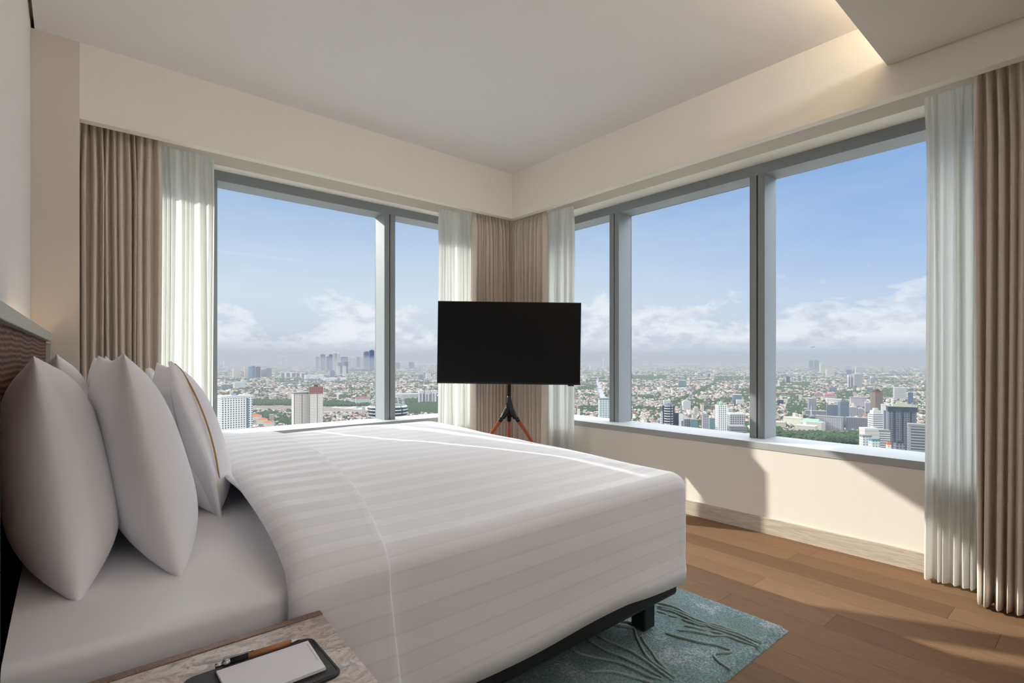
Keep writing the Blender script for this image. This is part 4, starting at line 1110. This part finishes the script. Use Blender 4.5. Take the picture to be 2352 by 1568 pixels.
# trees
leaf = NT('tree_canopy'); b_ = leaf.bsdf(None, .9, .1); nn = leaf.noise(leaf.pos((.3, .3, .3)), 2.2, 4, .7)
leaf.l(leaf.ramp(nn, (.3, srgb(24, 38, 24)), (.5, srgb(42, 60, 38)), (.7, srgb(72, 86, 58))), b_.inputs['Base Color']); leafm = leaf.m
bark = flat('bark', (90, 76, 62))
def blob(sd, sub=2):
    import bmesh
    bm = bmesh.new(); bmesh.ops.create_icosphere(bm, subdivisions=sub, radius=1)
    for v in bm.verts:
        n = noise.noise(v.co*1.6+Vector((sd, 0, 0)))*.45+noise.noise(v.co*4+Vector((0, sd, 0)))*.25
        v.co *= 1+n; v.co.z *= .8
    vs = [tuple(v.co) for v in bm.verts]; fs = [tuple(v.index for v in f.verts) for f in bm.faces]; bm.free(); return vs, fs
torder = [i for i in TRI[np.argsort(d_[TRI])] if shown(px_[i], py_[i]-6)][:220]
ts = set(torder); trest = np.array([i for i in TRI if i not in ts])
tp = []
for k in range(4):
    vs, fs = blob(k*3.1, 3); o = mk('tree', [(x*8, y*8, 9+z*8) for x, y, z in vs], fs, leafm, scale=1)
    tag(o, 'leafy dark green tree in the nearest park and tree lines below the windows', 'tree', 'trees below the windows')
    tk = MB().tube([(0, 0, 0), (0, 0, 6)], .5, 6).mk('trunk', bark, o, scale=1); tp.append([o, False, tk])
for k, i in enumerate(torder):
    p = tp[k % 4]
    if not p[1]: o = p[0]; p[1] = True
    else:
        o = p[0].copy(); C.objects.link(o); c_ = p[2].copy(); c_.parent = o; C.objects.link(c_)
    o.location = (X_[i], Y_[i], GZ); s_ = rs.uniform(.75, 1.25); o.scale = (s_, s_, s_*rs.uniform(.85, 1.15)); o.rotation_euler = (0, 0, rs.uniform(0, 6.3))
vs, fs = blob(1, 1); vs = np.array(vs); fs = np.array(fs); n = len(trest)
sc_ = (np.maximum(cl[trest, 2], 11.5)*rs.uniform(.4, .62, n)); Vt = vs[None]*sc_[:, None, None]; 
Vt[:, :, 2] *= np.minimum(1, 9/sc_)[:, None]
Vt[:, :, 0] += X_[trest][:, None]; Vt[:, :, 1] += Y_[trest][:, None]; Vt[:, :, 2] += GZ+6
Ft = (fs[None]+(np.arange(n)*len(vs))[:, None, None]).reshape(-1, 3)
me = bpy.data.meshes.new('tree_canopies'); me.vertices.add(n*len(vs)); me.vertices.foreach_set('co', Vt.ravel())
me.loops.add(Ft.size); me.loops.foreach_set('vertex_index', Ft.ravel().astype(np.int32)); me.polygons.add(len(Ft)); me.polygons.foreach_set('loop_start', (np.arange(len(Ft))*3).astype(np.int32)); me.polygons.foreach_set('use_smooth', [False]*len(Ft)); me.update(calc_edges=True)
me.materials.append(leafm); o = bpy.data.objects.new('tree_canopies', me); C.objects.link(o); tag(o, 'countless green tree clumps between the houses of the distant city', 'trees', kind='stuff')
# airliner over the horizon in the right pane
pl = empty('airplane', tuple(gpt(1865.5, 4200, ztop(797, 4200))), 'tiny airliner low over the horizon in the right pane', 'airplane', scale=1)
pc = pl.location; q = MB()
q.tube([tuple(pc-RT*14), tuple(pc-RT*11), tuple(pc+RT*12), tuple(pc+RT*17+Vector((0, 0, 1)))], [.4, 2, 2, .4], 10); q.mk('fuselage', R_['grey'], pl, scale=1)
wv_ = [pc+RT*3, pc-RT*3, pc-RT*(-9)+FW*18, pc+RT*12+FW*18]
MB().prism([(pc.x+RT.x*-4, pc.y+RT.y*-4), (pc.x+RT.x*8+FW.x*17, pc.y+RT.y*8+FW.y*17), (pc.x+RT.x*11+FW.x*17, pc.y+RT.y*11+FW.y*17), (pc.x+RT.x*4, pc.y+RT.y*4), (pc.x+RT.x*11-FW.x*17, pc.y+RT.y*11-FW.y*17), (pc.x+RT.x*8-FW.x*17, pc.y+RT.y*8-FW.y*17)], pc.z-.4, pc.z+.4).mk('wing', R_['grey'], pl, scale=1)
MB().prism([(pc.x+RT.x*12-.3, pc.y+RT.y*12), (pc.x+RT.x*17-.3, pc.y+RT.y*17), (pc.x+RT.x*17+.3, pc.y+RT.y*17), (pc.x+RT.x*12+.3, pc.y+RT.y*12)], pc.z, pc.z+6).mk('tail_fin', R_['grey'], pl, scale=1)
# haze layer over the city
hz = NT('city_haze'); vs_ = hz.n('ShaderNodeVolumeScatter'); vs_.inputs['Color'].default_value = (.88, .92, 1, 1); vs_.inputs['Density'].default_value = HAZE; vs_.inputs['Anisotropy'].default_value = .1
vs_.inputs['Density'].default_value = HAZE*ALB
va_ = hz.n('ShaderNodeVolumeAbsorption'); va_.inputs['Color'].default_value = (0, 0, 0, 1); va_.inputs['Density'].default_value = HAZE*(1-ALB)
ad_ = hz.n('ShaderNodeAddShader'); hz.l(vs_.outputs[0], ad_.inputs[0]); hz.l(va_.outputs[0], ad_.inputs[1]); hz.l(ad_.outputs[0], hz.out.inputs[1])
hp_ = CB().lathe((0, 0), [(.1, GZ-5), (24000, GZ-5), (24000, 430), (16000, 230), (10000, 95), (6000, 30), (2500, 3), (60, -8), (.1, -8)], 40)
o = hp_.mk('haze', (hz.m,))
tag(o, 'thin grey haze lying over the city', 'haze', kind='stuff')
# ================================================================ WORLD + LIGHT
def world():
    w = bpy.data.worlds.new('sky'); SC.world = w; w.use_nodes = True
    t = NT.__new__(NT); t.t = w.node_tree; t.t.nodes.clear(); t.m = w
    out = t.n('ShaderNodeOutputWorld'); bg = t.n('ShaderNodeBackground')
    tc = t.n('ShaderNodeTexCoord'); sep = t.n('ShaderNodeSeparateXYZ'); t.l(tc.outputs['Generated'], sep.inputs[0])
    X, Y, Z = sep.outputs
    el = t.math('MULTIPLY', t.math('ARCSINE', Z), 57.2958/90)      # 0..1 = 0..90 deg
    c = t.ramp(el, (.0, srgb(184, 191, 202)), (.016, srgb(189, 195, 208)), (.035, srgb(202, 209, 221)), (.07, srgb(205, 218, 231)), (.12, srgb(188, 207, 230)), (.20, srgb(150, 178, 216)), (.35, srgb(122, 164, 220)), (1., srgb(90, 134, 200)))
    # a little deeper blue to the right (towards -y)
    side = t.math('MULTIPLY', t.math('SUBTRACT', X, Y), .75)
    sidef = t.math('MINIMUM', t.math('MAXIMUM', side, 0.), 1.)
    sidef = t.math('MULTIPLY', sidef, t.math('MINIMUM', t.math('MULTIPLY', Z, 5.), 1.))
    c = t.mix(t.math('MULTIPLY', sidef, .9), c, srgb(122, 164, 222))
    # clouds
    mp = t.n('ShaderNodeMapping'); mp.inputs['Scale'].default_value = (1, 1, 2.2); t.l(tc.outputs['Generated'], mp.inputs[0])
    n = t.noise(mp.outputs[0], 6.0, 9, .62, .25)
    n2 = t.noise(mp.outputs[0], 2.6, 3, .5)
    e = t.math('MULTIPLY', el, 90.)
    # band: strong 1..7 degrees
    lo = t.math('MINIMUM', t.math('MAXIMUM', t.math('DIVIDE', t.math('SUBTRACT', e, .7), 1.6), 0.), 1.)
    hi = t.math('SUBTRACT', 1., t.math('DIVIDE', e, 9.5))
    thr = t.math('ADD', t.math('SUBTRACT', n, .50), t.math('MULTIPLY', t.math('SUBTRACT', hi, .42), .46))
    thr = t.math('ADD', thr, t.math('MULTIPLY', t.math('SUBTRACT', n2, .5), .5))
    cm = t.math('MULTIPLY', t.ramp(thr, (.0, 0.), (.05, .7), (.14, 1.)), lo)
    n3 = t.noise(mp.outputs[0], 20, 6, .6)
    cc = t.mix(t.ramp(n3, (.36, 0.), (.56, 1.)), srgb(200, 205, 217), srgb(238, 238, 242))
    c = t.mix(t.math('MULTIPLY', cm, .8), c, cc)
    # wisps higher up
    mp2 = t.n('ShaderNodeMapping'); mp2.inputs['Scale'].default_value = (1, 1, 4); t.l(tc.outputs['Generated'], mp2.inputs[0])
    wz = t.noise(mp2.outputs[0], 4, 7, .62, .4)
    wm = t.math('MULTIPLY', t.ramp(wz, (.5, 0.), (.85, .35)), t.math('SUBTRACT', 1., sidef))
    c = t.mix(wm, c, srgb(214, 222, 236))
    # upper sky and sun glow brightened to light the room (above what the windows frame)
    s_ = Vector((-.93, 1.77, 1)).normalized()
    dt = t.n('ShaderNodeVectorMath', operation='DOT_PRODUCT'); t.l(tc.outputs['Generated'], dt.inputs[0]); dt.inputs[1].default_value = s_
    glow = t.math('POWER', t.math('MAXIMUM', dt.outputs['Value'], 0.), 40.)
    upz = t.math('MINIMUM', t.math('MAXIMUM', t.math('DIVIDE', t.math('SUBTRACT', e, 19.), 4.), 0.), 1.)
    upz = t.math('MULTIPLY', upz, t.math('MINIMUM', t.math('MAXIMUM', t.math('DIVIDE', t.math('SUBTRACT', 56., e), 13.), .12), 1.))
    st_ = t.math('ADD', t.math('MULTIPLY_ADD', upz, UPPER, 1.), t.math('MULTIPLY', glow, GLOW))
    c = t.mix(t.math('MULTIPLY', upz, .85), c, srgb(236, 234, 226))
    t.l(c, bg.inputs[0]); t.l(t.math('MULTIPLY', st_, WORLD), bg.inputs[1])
    t.l(bg.outputs[0], out.inputs[0])
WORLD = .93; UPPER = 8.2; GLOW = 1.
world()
SX, SY = .93, 1.77
l = bpy.data.lights.new('sun', 'SUN'); l.energy = 5.0; l.angle = math.radians(.55); l.color = (1, .94, .84)
o = bpy.data.objects.new('sun', l); C.objects.link(o)
o.rotation_euler = Vector((SX, -SY, -1)).to_track_quat('-Z', 'Y').to_euler()
# added fill lamps under the unseen ceiling behind the camera
for k, (x, y) in enumerate(((.7, -1.2), (1.9, -1.2), (.7, -2.1), (1.9, -2.1))):
    arealamp('fill_lamp', (x, y, ZD-.01), (0, 0, 0), .7, .7, 6., (1, 1, 1))
arealamp('fill_wash_lamp', (1.3, .1, ZD+.11), (math.radians(97), 0, 0), 2.5, .12, 12, (1, .95, .9))  # added neutral fill above the dropped ceiling, brightens ceiling and bed by bounce
SC.view_settings.view_transform = 'Standard'; SC.view_settings.look = 'None'
SC.view_settings.gamma = 1; SC.view_settings.exposure = 0.25; SC.view_settings.use_curve_mapping = False
cy = SC.cycles
cy.max_bounces = 8; cy.diffuse_bounces = 6; cy.glossy_bounces = 3; cy.transparent_max_bounces = 20; cy.transmission_bounces = 8; cy.volume_bounces = 0
cy.sample_clamp_indirect = 6; cy.use_denoising = True
cy.use_light_tree = False; cy.adaptive_threshold = .02
